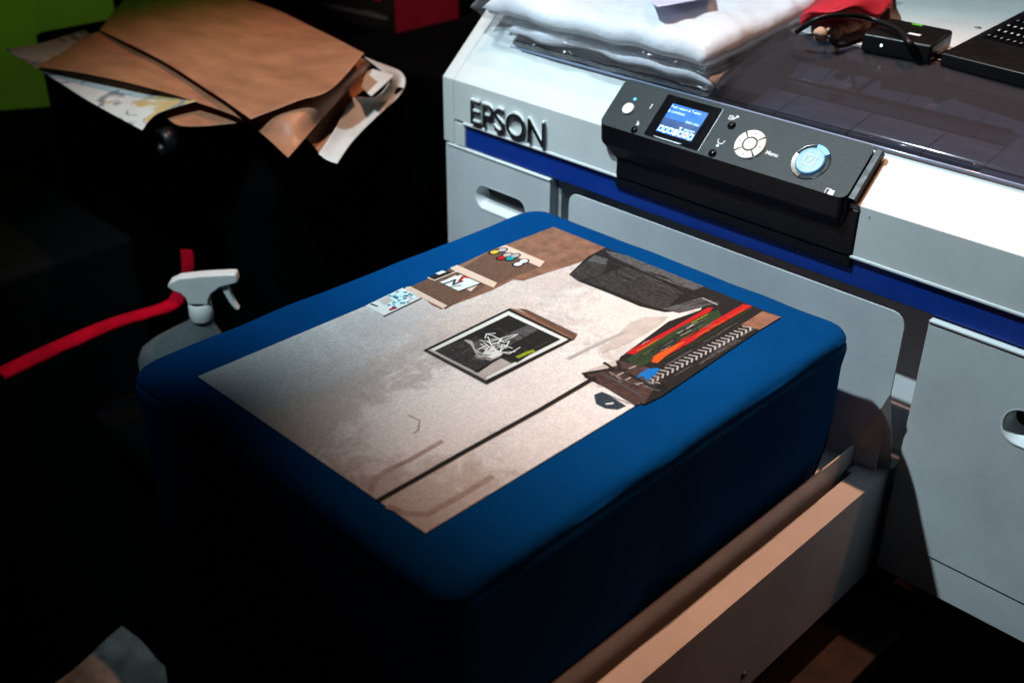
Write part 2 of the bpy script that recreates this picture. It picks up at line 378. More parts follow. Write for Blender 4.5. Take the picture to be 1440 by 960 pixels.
# left end cap
m = MB(); prof = [(.3, .0115), (.3, .093), slope(.117), (.42, .186), (.62, .19), (.62, .0115)]
m.prism(prof, XL, XL+.0195, WHITE); m.build('end_cap', P, bevel=.0015)
m = MB(); m.prism([(.326, .10), slope(.06, -.001), slope(.115, -.001), (.62, .186), (.62, .10)], XL+.021, -.335, WHITE); m.build('top_cover', P, bevel=.001)
# blue stripe and its pale lip
m = MB(); m.box(-.368, XR, .302, .33, .0122, .0405, STRIPE); m.build('blue_stripe', P, bevel=.0006)
m = MB(); m.box(-.3705, XR, .2985, .325, .0408, .0436, RIMW); m.box(XL+.0205, -.3685, .3, .33, .0118, .0405, WHITE); m.build('stripe_trim', P, bevel=.0005)
# printed name plate letters
vs, fs = text_geo('EPSON', .0445, .0014, -.0003, .92)
x0 = min(v[0] for v in vs); x1 = max(v[0] for v in vs); y0 = min(v[1] for v in vs); y1 = max(v[1] for v in vs)
sx = .1215/(x1-x0); sy = .0292/(y1-y0)
m = MB()
V = [(-.3525+(v[0]-x0)*sx, .2965-v[2]*1.0, .0475+(v[1]-y0)*sy) for v in vs]
m.add(V, fs, LETTER)
m.add([(v[0]-.0012, v[1]+.0012, v[2]+.0022) for v in V], fs, LETTER_HI)  # pale copy shifted up and left paints the highlight on the letter edges
lo = m.build('brand_letters', P); lo['label'] = 'raised dark letters with painted pale highlights on the front'
m = MB(); px = [(0.1727, 0.0858), (0.2515, 0.0948), (0.2555, 0.0947)]
m.box(px[0][0]-.0006, px[0][0]+.0006, .2994, .3002, px[0][1]-.0006, px[0][1]+.0006, DMARK); mk = m.build('scuff_mark', P)
# doors with hand holes
def door(name, x0, x1, z0, z1, hx0, hx1, hz0, hz1, yf, yb, skirt=None):
    bm = bmesh.new()
    outer = [bm.verts.new((x, yf, z)) for x, z in ((x0, z0), (x1, z0), (x1, z1), (x0, z1))]
    r = (hz1-hz0)/2
    hole = [bm.verts.new((x, yf, z)) for x, z in rrect(hx0, hx1, hz0, hz1, r*.98, 8)]
    eo = [bm.edges.new((outer[i], outer[(i+1) % 4])) for i in range(4)]
    eh = [bm.edges.new((hole[i], hole[(i+1) % len(hole)])) for i in range(len(hole))]
    bmesh.ops.triangle_fill(bm, edges=eo+eh, use_beauty=True)
    back = [bm.verts.new((v.co.x, yb, v.co.z)) for v in outer]
    for i in range(4): bm.faces.new((outer[i], outer[(i+1) % 4], back[(i+1) % 4], back[i]))
    me = bpy.data.meshes.new(name); bmesh.ops.recalc_face_normals(bm, faces=bm.faces); bm.to_mesh(me); bm.free()
    me.materials.append(METAL); o = bpy.data.objects.new(name, me); COL.objects.link(o); o.parent = P
    h = MB(); A = rrect(hx0, hx1, hz0, hz1, r*.98, 8); B = rrect(hx0+.004, hx1-.004, hz0+.010, hz1-.001, r*.55, 8)
    h.grid([[(x, yf-.0006, z) for x, z in rrect(hx0-.0015, hx1+.0015, hz0-.0015, hz1+.0015, r, 8)], [(x, yf-.0010, z) for x, z in A], [(x, yf+.002, z+.001) for x, z in A], [(x, yf+.017, z) for x, z in B]], RIMW, True, True)
    h.add([(x, yf+.017, z) for x, z in B], [list(range(len(B)))], BLACKP)
    h.build('handle', o)
    if z1 > 0:
        l = MB(); l.box(x0, x1, yf-.0012, yb-.004, z1+.0004, z1+.0028, RIMW); l.build('top_edge', o, bevel=.0005)
    return o
door('door', -.399, -.2235, -.255, .0075, -.348, -.262, -.060, -.030, .3, .345)
door('door', .2485, XR, -.2375, .0065, .333, .415, -.078, -.044, .2975, .315)
m = MB(); m.box(.2485, XR, .2985, .315, -.281, -.2385, METAL); m.build('door_skirt', P, bevel=.0005)
m = MB(); m.box(-.397, -.2235, .302, .345, -.281, -.2565, METAL); m.build('door_skirt', P, bevel=.0005)
m = MB(); m.box(XL+.002, XL+.007, .302, .9, -.281, .0112, WHITE); m.box(XL+.03, XR, .895, .90, -.281, .185, WHITE); m.build('side_panel', P)
# inside of the opening
m = MB(); m.prism([(.366, .0), (.3385, -.112), (.352, -.112), (.376, .0)], -.2225, .33, METAL); m.box(-.2225, .33, .334, .345, -.1165, -.1125, RIMW)
m.prism([(.334, -.117), (.3335, -.1625), (.345, -.1625), (.345, -.117)], -.2225, .33, METAL); m.build('inner_panel', P, bevel=.0005)
m = MB(); m.box(-.2215, -.2165, .312, .40, -.162, .010, METAL); m.build('inner_post', P, bevel=.001)
# carriage base under the platen
m = MB(); m.box(-.10, .2092, -.16, .333, -.175, -.163, METAL); m.box(-.09, .2090, -.159, .332, -.294, -.176, METAL); m.box(.17, .2092, -.50, -.1605, -.175, -.163, METAL); m.build('carriage_base', P)
m = MB(); m.prism([(.2172, -.163), (.2415, -.163), (.2415, -.294), (.2395, -.294), (.2395, -.1655), (.2172, -.1655)], -.52, .268, METAL, 'Y')  # slot left beside the side guard imitates the guard's cast shadow
m.prism([(.2120, -.163), (.2415, -.163), (.2415, -.294), (.2395, -.294), (.2395, -.1655), (.2120, -.1655)], .268, .44, METAL, 'Y')
m.build('carriage_side', P)
m = MB()
for p in [(0.0671, -0.2718), (0.0703, -0.2653)]:
    ring = [(.2417, p[0]+.004*math.cos(t), p[1]+.004*math.sin(t)) for t in [k*math.pi/6 for k in range(12)]]
    ring2 = [(.2437, p[0]+.0028*math.cos(t), p[1]+.0028*math.sin(t)) for t in [k*math.pi/6 for k in range(12)]]
    m.grid([ring, ring2], STEEL, True, True); m.add(ring2, [list(range(12))], STEEL)
    break
m.build('screw', P)
# side sheet and its gusset
m = MB(); m.prism([(-.52, -.176), (-.52, -.140), (.2805, -.140), (.2805, -.165), (.28, -.176)], .2075, .2090, METAL); m.build('side_guard', P)
m = MB(); g = [(.2335, .2810, -.0700), (.2110, .2835, -.1370), (.2092, .2830, -.163), (.2405, .3000, -.163), (.2395, .2930, -.130)]
m.add(g + [(x, y+.0014, z) for x, y, z in g], [(0,1,2,3,4), (9,8,7,6,5), (0,5,6,1), (1,6,7,2), (2,7,8,3), (3,8,9,4), (4,9,5,0)], METAL); m.build('guard_gusset', P)
# back plate
pl = [(-.182, -.1625), (.2315, -.1625), (.2315, -.09), (.2315, -.003)] + [(.2315-.0135*(1-math.cos(R(a))), -.003+.0135*math.sin(R(a))) for a in (22, 45, 68, 90)] + [(-.170, .0105)] + [(-.170-.012*math.sin(R(a)), -.0015+.012*math.cos(R(a))) for a in (22, 45, 68, 90)]
m = MB(); m.prism(pl, .2868, .2886, METAL, 'Y'); m.build('back_guard', P, bevel=.0004)
m = MB()
for px in [(0.1727, 0.3255), (0.2237, 0.2171)]:
    m.cyl((px[0], px[1]), .0042, -.1628, -.1605, BLACKP, 16, .0008); m.cyl((px[0], px[1]), .0066, -.1629, -.1620, STEEL, 16)
    break
m.build('deck_screw', P)
# ---- control panel, built in its own slanted frame (u along the front, v up the slope, w out of it)
H = .012
PX = Matrix(((1, 0, 0, 0), (0, cs, -sn, .3), (0, sn, cs, .093), (0, 0, 0, 1)))
def world(u, v, wv): q = PX @ Vector((u, v, wv)); return q
PL_ = [(-0.1442, 0.0518), (0.1502, 0.0513), (0.1573, 0.0526), (0.1591, -0.0083), (0.1364, -0.0136), (-0.1435, -0.0119)]
ul, ur = -.1455, .1515
m = MB()
top = rrect(ul, ur, -.0035, .0560, .008, 5)
# body: rounded top outline lofted down to the face of the printer
def ring(pts): return pts
front = []
secs = []
N_ = len(top)
def cross(du, dv, wv, fy=None): return [(u + (du if u < 0 else -du), v, wv) for u, v in top]
r0 = [world(u, v, H) for u, v in top]
r1 = []; r2 = []; r3 = []
for u, v in top:
    q = world(u, v, 0)
    k = max(0, min(1, (.030-v)/.0335))  # 1 at the front edge
    side = (abs(u-ul) < .004)*1 - (abs(u-ur) < .004)*1
    f = world(u*1.0, v, H)
    r1.append(Vector((u, f.y + .0015*k, f.z - .001 - .020*k)))
    r2.append(Vector((u + .012*(u < 0)*k, max(.2995, f.y + .010*k), f.z - .002 - .034*k)))
    r3.append(Vector((u + .018*(u < 0)*k, .304 + .003*k if k > .3 else world(u, v, -.004).y, (.0415*k + (1-k)*world(u, v, -.004).z))))
m.grid([r0, r1, r2, r3], BLACKP, False, True)
m.add(r0, [list(range(N_))], CHAR)
CP = m.build('control_panel', P, bevel=.0014, bseg=3, angle=20)
m = MB(); m.prism([(.2985, .030), (.2985, .0885), (.303, .0885), (.303, .030)], -.126, .163, BLACKP); m.build('panel_shadow_plate', CP, bevel=.002)  # flat black plate standing in for the panel's cast shadow on the cover
m = MB(); m.box(.1518, .1585, .000, .055, .001, .0095, BLACKP); m.box(.1585, .1605, .004, .050, -.001, .0008, COPPER)
m.build('panel_side_cover', CP, bevel=.0005, xf=PX)
W = H + .0004
# screen
S = [(-0.0830, 0.0467), (-0.0147, 0.0484), (-0.0148, -0.0041), (-0.0838, -0.0063), (-0.0722, 0.0369), (-0.0230, 0.0391), (-0.0231, 0.0021), (-0.0726, -0.0003)]
m = MB()
su0, su1, sv0, sv1 = -.0855, -.0165, -.0005, .0505
m.prism(rrect(su0, su1, sv0, sv1, .002), H-.001, W+.0002, BLACKG, 'Z')
bx0, bx1, by0, by1 = -.0735, -.0280, .0065, .0415
m.prism(rrect(bx0-.004, bx1+.004, by0-.005, by1+.003, .002), W+.0003, W+.0008, BLACKG, 'Z')
def q(x0, x1, y0, y1, z, mt): m.add([(x0, y0, z), (x1, y0, z), (x1, y1, z), (x0, y1, z)], [(0, 1, 2, 3)], mt)
bw, bh = bx1-bx0, by1-by0
q(bx0, bx1, by0, by1, W+.0010, SCRB)
q(bx0, bx1, by0+.12*bh, by0+.50*bh, W+.0012, SCRD); q(bx0+bw*.55, bx1, by0+bh*.5, by0+bh*.6, W+.0013, SCRB)
def scr_text(t, x, y, s):
    vs, fs = text_geo(t, s, 0, .00002); m.add([(x+v[0], y+v[1], W+.0015) for v in vs], fs, SCRW)
scr_text('Push return & T-shirt', bx0+.001, by0+bh*.86, .0043)
scr_text('& continue.', bx0+.0003, by0+bh*.70, .0047)
for i, t in enumerate('8 8 0 / 8 8 )'.split()): scr_text(t, bx0+bw*(.60+.055*i), by0+bh*.50, .0036)
scr_text('0000:007', bx0+bw*.66, by0+bh*.255, .0036)
m.add([(bx0+bw*.53, by0+bh*.33, W+.0015), (bx0+bw*.61, by0+bh*.33, W+.0015), (bx0+bw*.57, by0+bh*.22, W+.0015)], [(0, 1, 2)], SCRW)
for i in range(7):
    x = bx0 + bw*(.03+.14*i); y = by0 + bh*.035
    q(x, x+bw*.115, y, y+bh*.19, W+.0016, SCRW)
    q(x+bw*.022, x+bw*.093, y+bh*.035, y+bh*.14, W+.0018, (SCRB, SCRB, SCRB, SCRW, SCRB, SCRR, SCRB)[i])
    q(x+bw*.02, x+bw*.08, y-bh*.03, y-bh*.005, W+.0018, (SCRB, SCRW, SCRB, SCRO, SCRR, SCRB, SCRW)[i])
m.build('screen', CP, xf=PX)
m = MB(); m.prism([(su0+.012, sv0+.0015), (su1-.020, sv0+.0015), (su1-.024, sv0+.0003), (su0+.016, sv0+.0003)], W+.0002, W+.0012, SILVER, 'Z'); m.build('screen_lip', CP, xf=PX); m = MB()
q(su1+.0006, su1+.0012, sv0, sv1, W+.0001, SILVER); m.build('screen_frame', CP, xf=PX)
B_ = [(-0.1204, 0.0217), (-0.1202, 0.0347), (-0.0963, 0.0320), (-0.0990, 0.0010), (0.0031, 0.0360), (0.0006, 0.0431), (0.0008, 0.0016), (0.0013, 0.0121), (0.0336, 0.0218), (0.1011, 0.0224), (0.1351, -0.0006), (0.0593, 0.0211)]
# power button
u, v = B_[0]; m = MB(); m.cyl((u, v), .0068, H-.001, W+.0022, BUTTON, 28, .0008); m.cyl((u, v), .0038, H, W+.0026, BUTTON, 24, .0005); m.build('power_button', CP, xf=PX)
u, v = B_[1]; m = MB(); m.disc((u, v), .0017, W+.0002, LEDB, 20); m.build('indicator_light', CP, xf=PX)
m = MB(); u, v = B_[2]; m.add([(u-.0006, v-.003, W), (u+.0006, v-.003, W), (u+.0006, v+.003, W), (u-.0006, v+.003, W)], [(0, 1, 2, 3)], MARK)
m.build('button_marking', CP, xf=PX, fix=False); m = MB()
for dx, dz, wx, wz in ((-.002, .006, .0036, .0012), (-.002, .0078, .0036, .0012), (-.0025, .0096, .0020, .0012)):
    a, b2 = B_[3][0]+dx, B_[3][1]+dz; m.add([(a, b2, W), (a+wx, b2, W), (a+wx, b2+wz, W), (a, b2+wz, W)], [(0, 1, 2, 3)], MARK)
_sz = [0]
def stroke(pts, wd, z, mt, tgt=None):
    t = tgt or m
    for a, b2 in zip(pts[:-1], pts[1:]):
        _sz[0] = (_sz[0] + 1) % 9; z += .000012; zq = z + _sz[0]*.000003
        d = Vector((b2[0]-a[0], b2[1]-a[1])); 
        if d.length < 1e-7: continue
        n = Vector((-d.y, d.x)).normalized()*wd/2; e = d.normalized()*wd*.4
        t.add([(a[0]-n.x-e.x, a[1]-n.y-e.y, zq), (b2[0]-n.x+e.x, b2[1]-n.y+e.y, zq), (b2[0]+n.x+e.x, b2[1]+n.y+e.y, zq), (a[0]+n.x-e.x, a[1]+n.y-e.y, zq)], [(0, 1, 2, 3)], mt)
# printed symbols beside the small buttons
m.build('button_marking', CP, xf=PX, fix=False); m = MB()
u, v = B_[5]; stroke([(u-.005, v-.001), (u-.005, v+.003), (u-.001, v+.003), (u-.001, v-.001), (u-.005, v-.001)], .0008, W, MARK)
stroke([(u-.0035, v+.001), (u-.0005, v+.001)], .0008, W, MARK); stroke([(u+.0005, v), (u+.0035, v+.0045)], .0014, W, MARK); stroke([(u+.002, v+.0045), (u+.0045, v+.0035)], .0012, W, MARK)
m.build('button_marking', CP, xf=PX, fix=False); m = MB()
u, v = B_[7]; m.disc((u-.0002, v-.0010), .0016, W, MARK, 14); stroke([(u-.0030, v+.0060), (u-.0018, v+.0020), (u+.0035, v+.0020), (u+.0045, v+.0060)], .0009, W, MARK)
m.build('button_marking', CP, xf=PX, fix=False); m = MB()
vs, fs = text_geo('Menu', .0062, 0, .0001); u, v = B_[11]; m.add([(u-.0060+x[0], v-.004+x[1], W) for x in vs], fs, MARK)
m.build('button_marking', CP, xf=PX, fix=False); m = MB()
u, v = B_[10]; stroke([(u-.005, v-.0025), (u-.005, v+.0025), (u-.0005, v+.0025)], .0007, W, MARK); m.add([(u-.002, v-.003, W), (u+.0035, v-.003, W), (u+.0035, v+.0022, W), (u-.002, v+.0022, W)], [(0, 1, 2, 3)], MARK)
m.build('button_marking', CP, xf=PX, fix=False)
for k in (3, 4, 6):
    u, v = B_[k]; m = MB(); r = .0044 if k != 3 else .0040
    rows = [[(u+r*math.cos(a)*math.cos(t), v+r*math.cos(a)*math.sin(t), W+.0026*math.sin(a)) for t in [2*math.pi*j/24 for j in range(24)]] for a in [R(x) for x in (0, 20, 40, 60, 78)]]
    m.grid(rows, BLACKG, True, True); m.add(rows[-1], [list(range(24))], BLACKG, True); m.build('small_button', CP, xf=PX)
# direction pad
du, dv = B_[8]
for i in range(4):
    m = MB(); a0 = R(45+90*i+4.0-2); a1 = R(135+90*i-4.0-2); ri, ro = .0080, .0162
    A = [a0+(a1-a0)*k/12 for k in range(13)]
    m.grid([[(du+r*math.cos(t), dv+r*math.sin(t), z) for t in A] for r, z in ((ri, H), (ri, W+.0014), (ri+.0006, W+.0018), (ro-.0008, W+.0018), (ro, W+.0012), (ro, H))], BUTTON, False)
    for t, z in ((A[0], 0), (A[-1], 0)): m.add([(du+ri*math.cos(t), dv+ri*math.sin(t), H), (du+ro*math.cos(t), dv+ro*math.sin(t), H), (du+ro*math.cos(t), dv+ro*math.sin(t), W+.0016), (du+ri*math.cos(t), dv+ri*math.sin(t), W+.0016)], [(0, 1, 2, 3)], BUTTON)
    am = (a0+a1)/2; c = Vector((du+.0122*math.cos(am), dv+.0122*math.sin(am))); d = Vector((math.cos(am), math.sin(am))); n = Vector((-d.y, d.x))
    tri = [c+d*.0014, c-d*.0010+n*.0013, c-d*.0010-n*.0013]; m.add([(p.x, p.y, W+.0020) for p in tri], [(0, 1, 2)], DMARK)
    m.build('direction_button', CP, xf=PX)
m = MB(); m.cyl((du, dv), .0066, H, W+.0020, BUTTON, 30, .0007); m.build('centre_button', CP, xf=PX)
m = MB(); m.disc((du, dv), .0170, W-.0002, DARKIN, 40); m.disc((du, dv), .0078, W, BLACKP, 32); m.build('pad_well', CP, xf=PX)
# start button with its light ring
u, v = B_[9]
m = MB(); m.grid([[(u+r*math.cos(t), v+r*math.sin(t), z) for t in [2*math.pi*j/48 for j in range(48)]] for r, z in ((.0192, W), (.0188, W+.0006), (.0180, W-.0002), (.0160, W-.0022+.0018))], BLACKG, True, True)
m.disc((u, v), .0186, W+.0001, BLACKG, 40)
m.grid([[(u+r*math.cos(t), v+r*math.sin(t), z) for t in [R(165)+R(95)*j/16 for j in range(17)]] for r, z in ((.0148, W+.0004), (.0186, W+.0010))], COPPER, True)
m.build('button_ring', CP, xf=PX)
m = MB(); m.grid([[(u+r*math.cos(t), v+r*math.sin(t), W+.0014) for t in [R(42)+R(52)*j/16 for j in range(17)]] for r in (.0140, .0186)], RING, False); lr = m.build('light_ring', CP, xf=PX)
m = MB(); m.cyl((u, v), .0143, H, W+.0030, STARTB, 40, .0012)
s5 = .0052
stroke([(u-s5, v-s5), (u+s5, v-s5), (u+s5, v+s5), (u-s5, v+s5), (u-s5, v-s5)], .0008, W+.0034, MARK); stroke([(u-.002, v-.003), (u+.0025, v+.0028)], .0009, W+.0034, MARK)
m.build('start_button', CP, xf=PX)
# ---- lid, rail and inner plates
LID = [(.3465, .1335), (.352, .143), (.366, .1520), (.39, .1605), (.42, .1675), (.46, .1755), (.490, .180), (.498, .1800)]
m = MB(); m.grid([[(x, y, z) for x in [-.335+.05*i for i in range(20)]] for y, z in LID], SMOKE, True)
LO = m.build('lid', P, fix=True)
sd = LO.modifiers.new('s', 'SOLIDIFY'); sd.thickness = .0018
m = MB(); m.tube([(-.335, .3462, .1345), (XR, .3462, .1345)], .0014, clear('lid_rim_plastic', (.35, .42, .62), .25, .15)); m.tube([(-.335, .350, .1405), (XR, .350, .1405)], .0007, SMOKE); m.build('lid_rim', LO)
m = MB(); xs = [-.33, -.17, -.085, 0, .085, .165, .225]
for a, b2 in zip(xs[:-1], xs[1:]): m.prism([(.402, .1195), (.402, .1135), (.452, .122), (.452, .128)], a+.0006, b2-.0006, GREYIN)
m.build('inner_plate', P, bevel=.0008)
m = MB(); xs = [-.33, -.12, 0, .10, .18, .30, XR]
for a, b2 in zip(xs[:-1], xs[1:]): m.prism([(.486, .132), (.486, .112), (.54, .122), (.54, .158)], a+.0006, b2-.0006, GREYIN)
m.build('rear_inner_plate', P, bevel=.0008)
m = MB(); m.box(-.33, .205, .455, .483, .085, .118, DARKIN); m.box(-.33, XR, .42, .60, .055, .06, DARKIN); m.build('gantry_channel', P, bevel=.001)
m = MB(); m.tube([(-.33, .4845, .1335), (.215, .4845, .1335)], .0011, SILVER); m.tube([(-.33, .478, .1300), (.215, .478, .1300)], .0008, SILVER); m.build('guide_rod', P)
m = MB(); rows = []
for i in range(13):
    a = R(90*i/12); rows.append([(.225+.0035*0 + .06*(1-math.cos(a)), y, z+.002) for y, z in ((.3905, .118), (.42, .123), (.452, .128), (.486, .133), (.52, .152))])
m.prism([(.3905, .1215), (.3905, .115), (.486, .126), (.54, .160), (.54, .168), (.486, .1365)], .2262, XR, GREYIN); m.build('end_plate', P, bevel=.003)
# rear deck
m = MB(); m.box(-.33, XR, .500, .90, .160, .1785, WHITE); m.build('rear_deck', P, bevel=.002)
m = MB(); q2 = [(0.0881, 0.6625), (0.0992, 0.5870)]
for a in q2: m.cyl(a, .004, .1785, .1795, STEEL, 12, .0003); break
m.build('deck_screw', P)

# ================================================================== SHIRT ON THE PLATEN
T = thing('t_shirt', 'royal blue T-shirt stretched flat over the printing platen', 'shirt', (0, 0, 0))
m = MB()
def ringpts(hx, hy, r, cy=0):
    out = []; n = 12
    def seg(a, b2, k):
        return [(a[0]+(b2[0]-a[0])*i/k, a[1]+(b2[1]-a[1])*i/k) for i in range(k)]
    hx2, hy2 = hx-r, hy-r
    cs_ = [((hx2, hy2), 0), ((-hx2, hy2), 90), ((-hx2, -hy2), 180), ((hx2, -hy2), 270)]
    for (c, a), (c2, a2) in zip(cs_, cs_[1:]+cs_[:1]):
        for i in range(n): t = R(a+90*i/n); out.append((c[0]+r*math.cos(t), c[1]+r*math.sin(t)+cy))
        s = (c[0]+r*math.cos(R(a+90)), c[1]+r*math.sin(R(a+90))+cy); e = (c2[0]+r*math.cos(R(a2)), c2[1]+r*math.sin(R(a2))+cy)
        out += seg(s, e, 44)
    return out
prof = [(-.19, 0), (-.10, 0), (-.035, 0), (-.016, 0), (-.0105, -.0003), (-.0065, -.0014), (-.0030, -.0040), (-.0012, -.0072), (-.0009, -.0088), (-.0015, -.0102), (-.0014, -.0114), (-.0006, -.0130), (.0004, -.0155), (.0010, -.019), (.0006, -.026), (0, -.036), (.0005, -.050), (.0015, -.068), (.002, -.09), (.001, -.11), (-.002, -.128), (-.006, -.141), (-.013, -.151), (-.024, -.157)]
rows = []
for k, (d, z) in enumerate(prof):
    hx, hy = .2035+d, .2545+d
    if k == 0: hx, hy = .006, .056
    if k == 1: hx, hy = .1035, .1545
    r = max(.004, .024+min(d, 0)*.35) if k > 1 else .003
    row = []
    for x, y in ringpts(hx, hy, r):
        p = Vector((x, y, z))
        if z < -.008:
            f = min(1, (-z-.008)/.09)
            n_ = noise.noise(Vector((x*11, y*11, z*3+2)))*.013 + noise.noise(Vector((x*26, y*26, z*7)))*.005
            out = Vector((x/.2, y/.25, 0)); 
            if abs(x)/.2 > abs(y)/.25: out.y = 0
            else: out.x = 0
            out.normalize()
            off = n_*f - .003*f
            if x > .1 and abs(y) < .24:
                off = min(off, .001)
            p += out*off
            p.z += noise.noise(Vector((x*14, y*14, 5)))*.012*f*(1 if k > 17 else .3)
            lw = max(0, min(1, (-y + (.30 if x > .12 else .12))/.22)); p.z -= lw*max(0, -z-.05)*1.6
        else:
            p.z += noise.noise(Vector((x*9, y*9, 1)))*.0004 - .0003
            if z < -.0002: p += Vector((noise.noise(Vector((x*24, y*24, 4))), noise.noise(Vector((x*24, y*24, 9))), noise.noise(Vector((x*17, y*17, 6)))))*.0016
        row.append(p)
    rows.append(row)
m.grid(rows, BLUE, True, True); m.add(rows[0], [list(range(len(rows[0])))], BLUE, True)
body = m.build('body', T, fix=True)
# platen under the shirt
m = MB(); m.prism(rrect(-.185, .185, -.235, .235, .02), -.030, -.004, BLACKP, 'Z'); m.box(-.05, .05, -.06, .06, -.163, -.0305, BLACKP); m.build('platen', P)

# ---- the printed picture
m = MB(); z0 = .0007
c4 = [(-0.1432, 0.2190), (0.1432, 0.2190), (0.1433, -0.2190), (-0.1432, -0.2190)]
m.add([(x, y, z0) for x, y in c4], [(0, 1, 2, 3)], wall_print())
_lv = [0]
def ip(pts, mt, lv=1): m.add([(x, y, z0+.00012*lv) for x, y in pts], [list(range(len(pts)))], mt)
def iline(pts, wd, mt, lv=3): stroke(pts, wd, z0+.00012*lv, mt, m)
# brown shelving, far end
ip([(-0.1432, 0.2190), (-0.0707, 0.2189), (-0.0559, 0.1939), (-0.0635, 0.1839), (-0.0667, 0.1594), (-0.0717, 0.1313), (-0.0760, 0.1023), (-0.0845, 0.0981), (-0.0828, 0.0651), (-0.0884, 0.0057), (-0.1008, 0.0052), (-0.1437, 0.0160), (-0.1431, 0.0319), (-0.1481, 0.1291)], I_SOFTBROWN, 1)
ip([(-0.1481, 0.1291), (-0.1447, 0.1475), (-0.0910, 0.1487), (-0.0860, 0.1351), (-0.0887, 0.0806), (-0.1382, 0.0796)], I_BROWN, 2)
ip([(-0.1437, 0.0160), (-0.1443, 0.0804), (-0.0958, 0.0778), (-0.0914, 0.0563), (-0.0856, 0.0085)], I_BROWN, 2)
ip([(-0.1465, 0.1431), (-0.1459, 0.1488), (-0.0905, 0.1492), (-0.0850, 0.1361), (-0.1454, 0.1368)], I_CREAM, 4)
ip([(-0.1467, 0.0710), (-0.1465, 0.0805), (-0.0903, 0.0812), (-0.0851, 0.0713), (-0.1416, 0.0693)], I_CREAM, 4)
ip([(-0.1455, 0.0121), (-0.1437, 0.0160), (-0.0894, 0.0147), (-0.0881, 0.0080), (-0.1430, 0.0082)], I_CREAM, 4)
ip([(-0.1315, 0.0637), (-0.1001, 0.0647), (-0.0951, 0.0504), (-0.1305, 0.0514)], I_CREAM, 3)
ip([(-0.1308, 0.0423), (-0.1276, 0.0677), (-0.1004, 0.0688), (-0.1028, 0.0426)], I_WHITE, 5)
iline([(-0.1245, 0.0421), (-0.1235, 0.0563), (-0.1170, 0.0475), (-0.1163, 0.0591)], .0022, I_SLATE, 6); iline([(-0.1183, 0.0571), (-0.1227, 0.0660), (-0.1181, 0.0684)], .0030, I_RED, 7); iline([(-0.1151, 0.0429), (-0.1106, 0.0518)], .0012, I_MID, 7)
iline([(-0.1004, 0.0688), (-0.1028, 0.0426)], .0012, I_GREY, 7)
ip([(-0.1462, 0.0421), (-0.1471, 0.0637), (-0.1370, 0.0649), (-0.1365, 0.0409)], I_BLACK, 5); iline([(-0.1455, 0.0405), (-0.1365, 0.0409), (-0.1357, 0.0685)], .0018, I_CREAM, 6)
ip([(-0.1476, 0.0518), (-0.1474, 0.0611), (-0.1421, 0.0620), (-0.1428, 0.0522)], I_WHITE, 6)
for i, (c, mt) in enumerate(zip([(-0.1419, 0.1281), (-0.1399, 0.1375), (-0.1271, 0.1238), (-0.1278, 0.1327), (-0.1199, 0.1288), (-0.1210, 0.1372), (-0.1050, 0.1250), (-0.1056, 0.1338)], (I_YEL, I_PALE, I_RED, I_PALE, I_CYAN, I_PALE, I_WHITE, I_WHITE))):
    n = 14; ip([(c[0]+.0052*math.cos(6.283*k/n), c[1]+.0072*math.sin(6.283*k/n)) for k in range(n)], I_BLACK, 4+.1*i); ip([(c[0]+.0004+.0036*math.cos(6.283*k/n), c[1]+.0050*math.sin(6.283*k/n)) for k in range(n)], mt, 7+.1*i)
# poster with coloured specks
ip([(-0.1431, -0.0398), (-0.1467, 0.0087), (-0.1186, 0.0076), (-0.1159, -0.0400)], I_WHITE, 3); ip([(-0.1423, -0.0268), (-0.1454, 0.0057), (-0.1196, 0.0067), (-0.1181, -0.0245)], I_CONF, 4)
ip([(-0.1425, -0.0249), (-0.1431, -0.0131), (-0.1326, -0.0149), (-0.1316, -0.0261)], I_PINK, 5); iline([(-0.1148, -0.0409), (-0.1175, 0.0067)], .0014, I_GREY, 5)
iline([(-0.1416, -0.0342), (-0.1346, -0.0331)], .002, I_SLATE, 5); iline([(-0.1203, -0.0287), (-0.1203, -0.0227)], .003, I_RED, 6)
# framed picture
ip([(-0.0458, 0.0530), (-0.0367, 0.0561), (0.0338, 0.0586), (0.0376, 0.0496), (-0.0390, 0.0518)], I_SOFTBROWN, 2); ip([(-0.0392, 0.0577), (-0.0326, 0.0623), (0.0325, 0.0610), (0.0367, 0.0524)], I_BROWN, 3)
ip([(-0.0428, -0.0567), (-0.0448, 0.0520), (0.0367, 0.0506), (0.0363, -0.0566)], I_BLACK, 4)
ip([(-0.0393, -0.0531), (-0.0413, 0.0475), (0.0336, 0.0474), (0.0311, -0.0524)], I_WHITE, 5)
ip([(-0.0349, -0.0504), (-0.0354, 0.0416), (0.0287, 0.0425), (0.0270, -0.0500)], I_GREY, 6)
ip([(-0.0341, -0.0266), (-0.0354, 0.0416), (0.0287, 0.0425), (0.0282, 0.0029), (0.0300, -0.0139), (0.0082, -0.0155), (-0.0157, -0.0007)], I_BLACK, 7)
ip([(0.0195, -0.0528), (0.0278, -0.0508), (0.0274, -0.0183), (0.0138, -0.0184)], I_PALE, 8); ip([(-0.0113, 0.0074), (-0.0098, 0.0406), (0.0029, 0.0403), (0.0047, 0.0020)], I_MID, 7.5)
ip([(-0.0307, -0.0195), (-0.0199, -0.0211), (0.0005, -0.0320), (0.0116, -0.0275), (0.0125, -0.0180), (0.0108, -0.0111), (0.0030, -0.0103), (-0.0004, -0.0243), (-0.0127, -0.0228), (-0.0254, -0.0141)], I_PALE, 8)
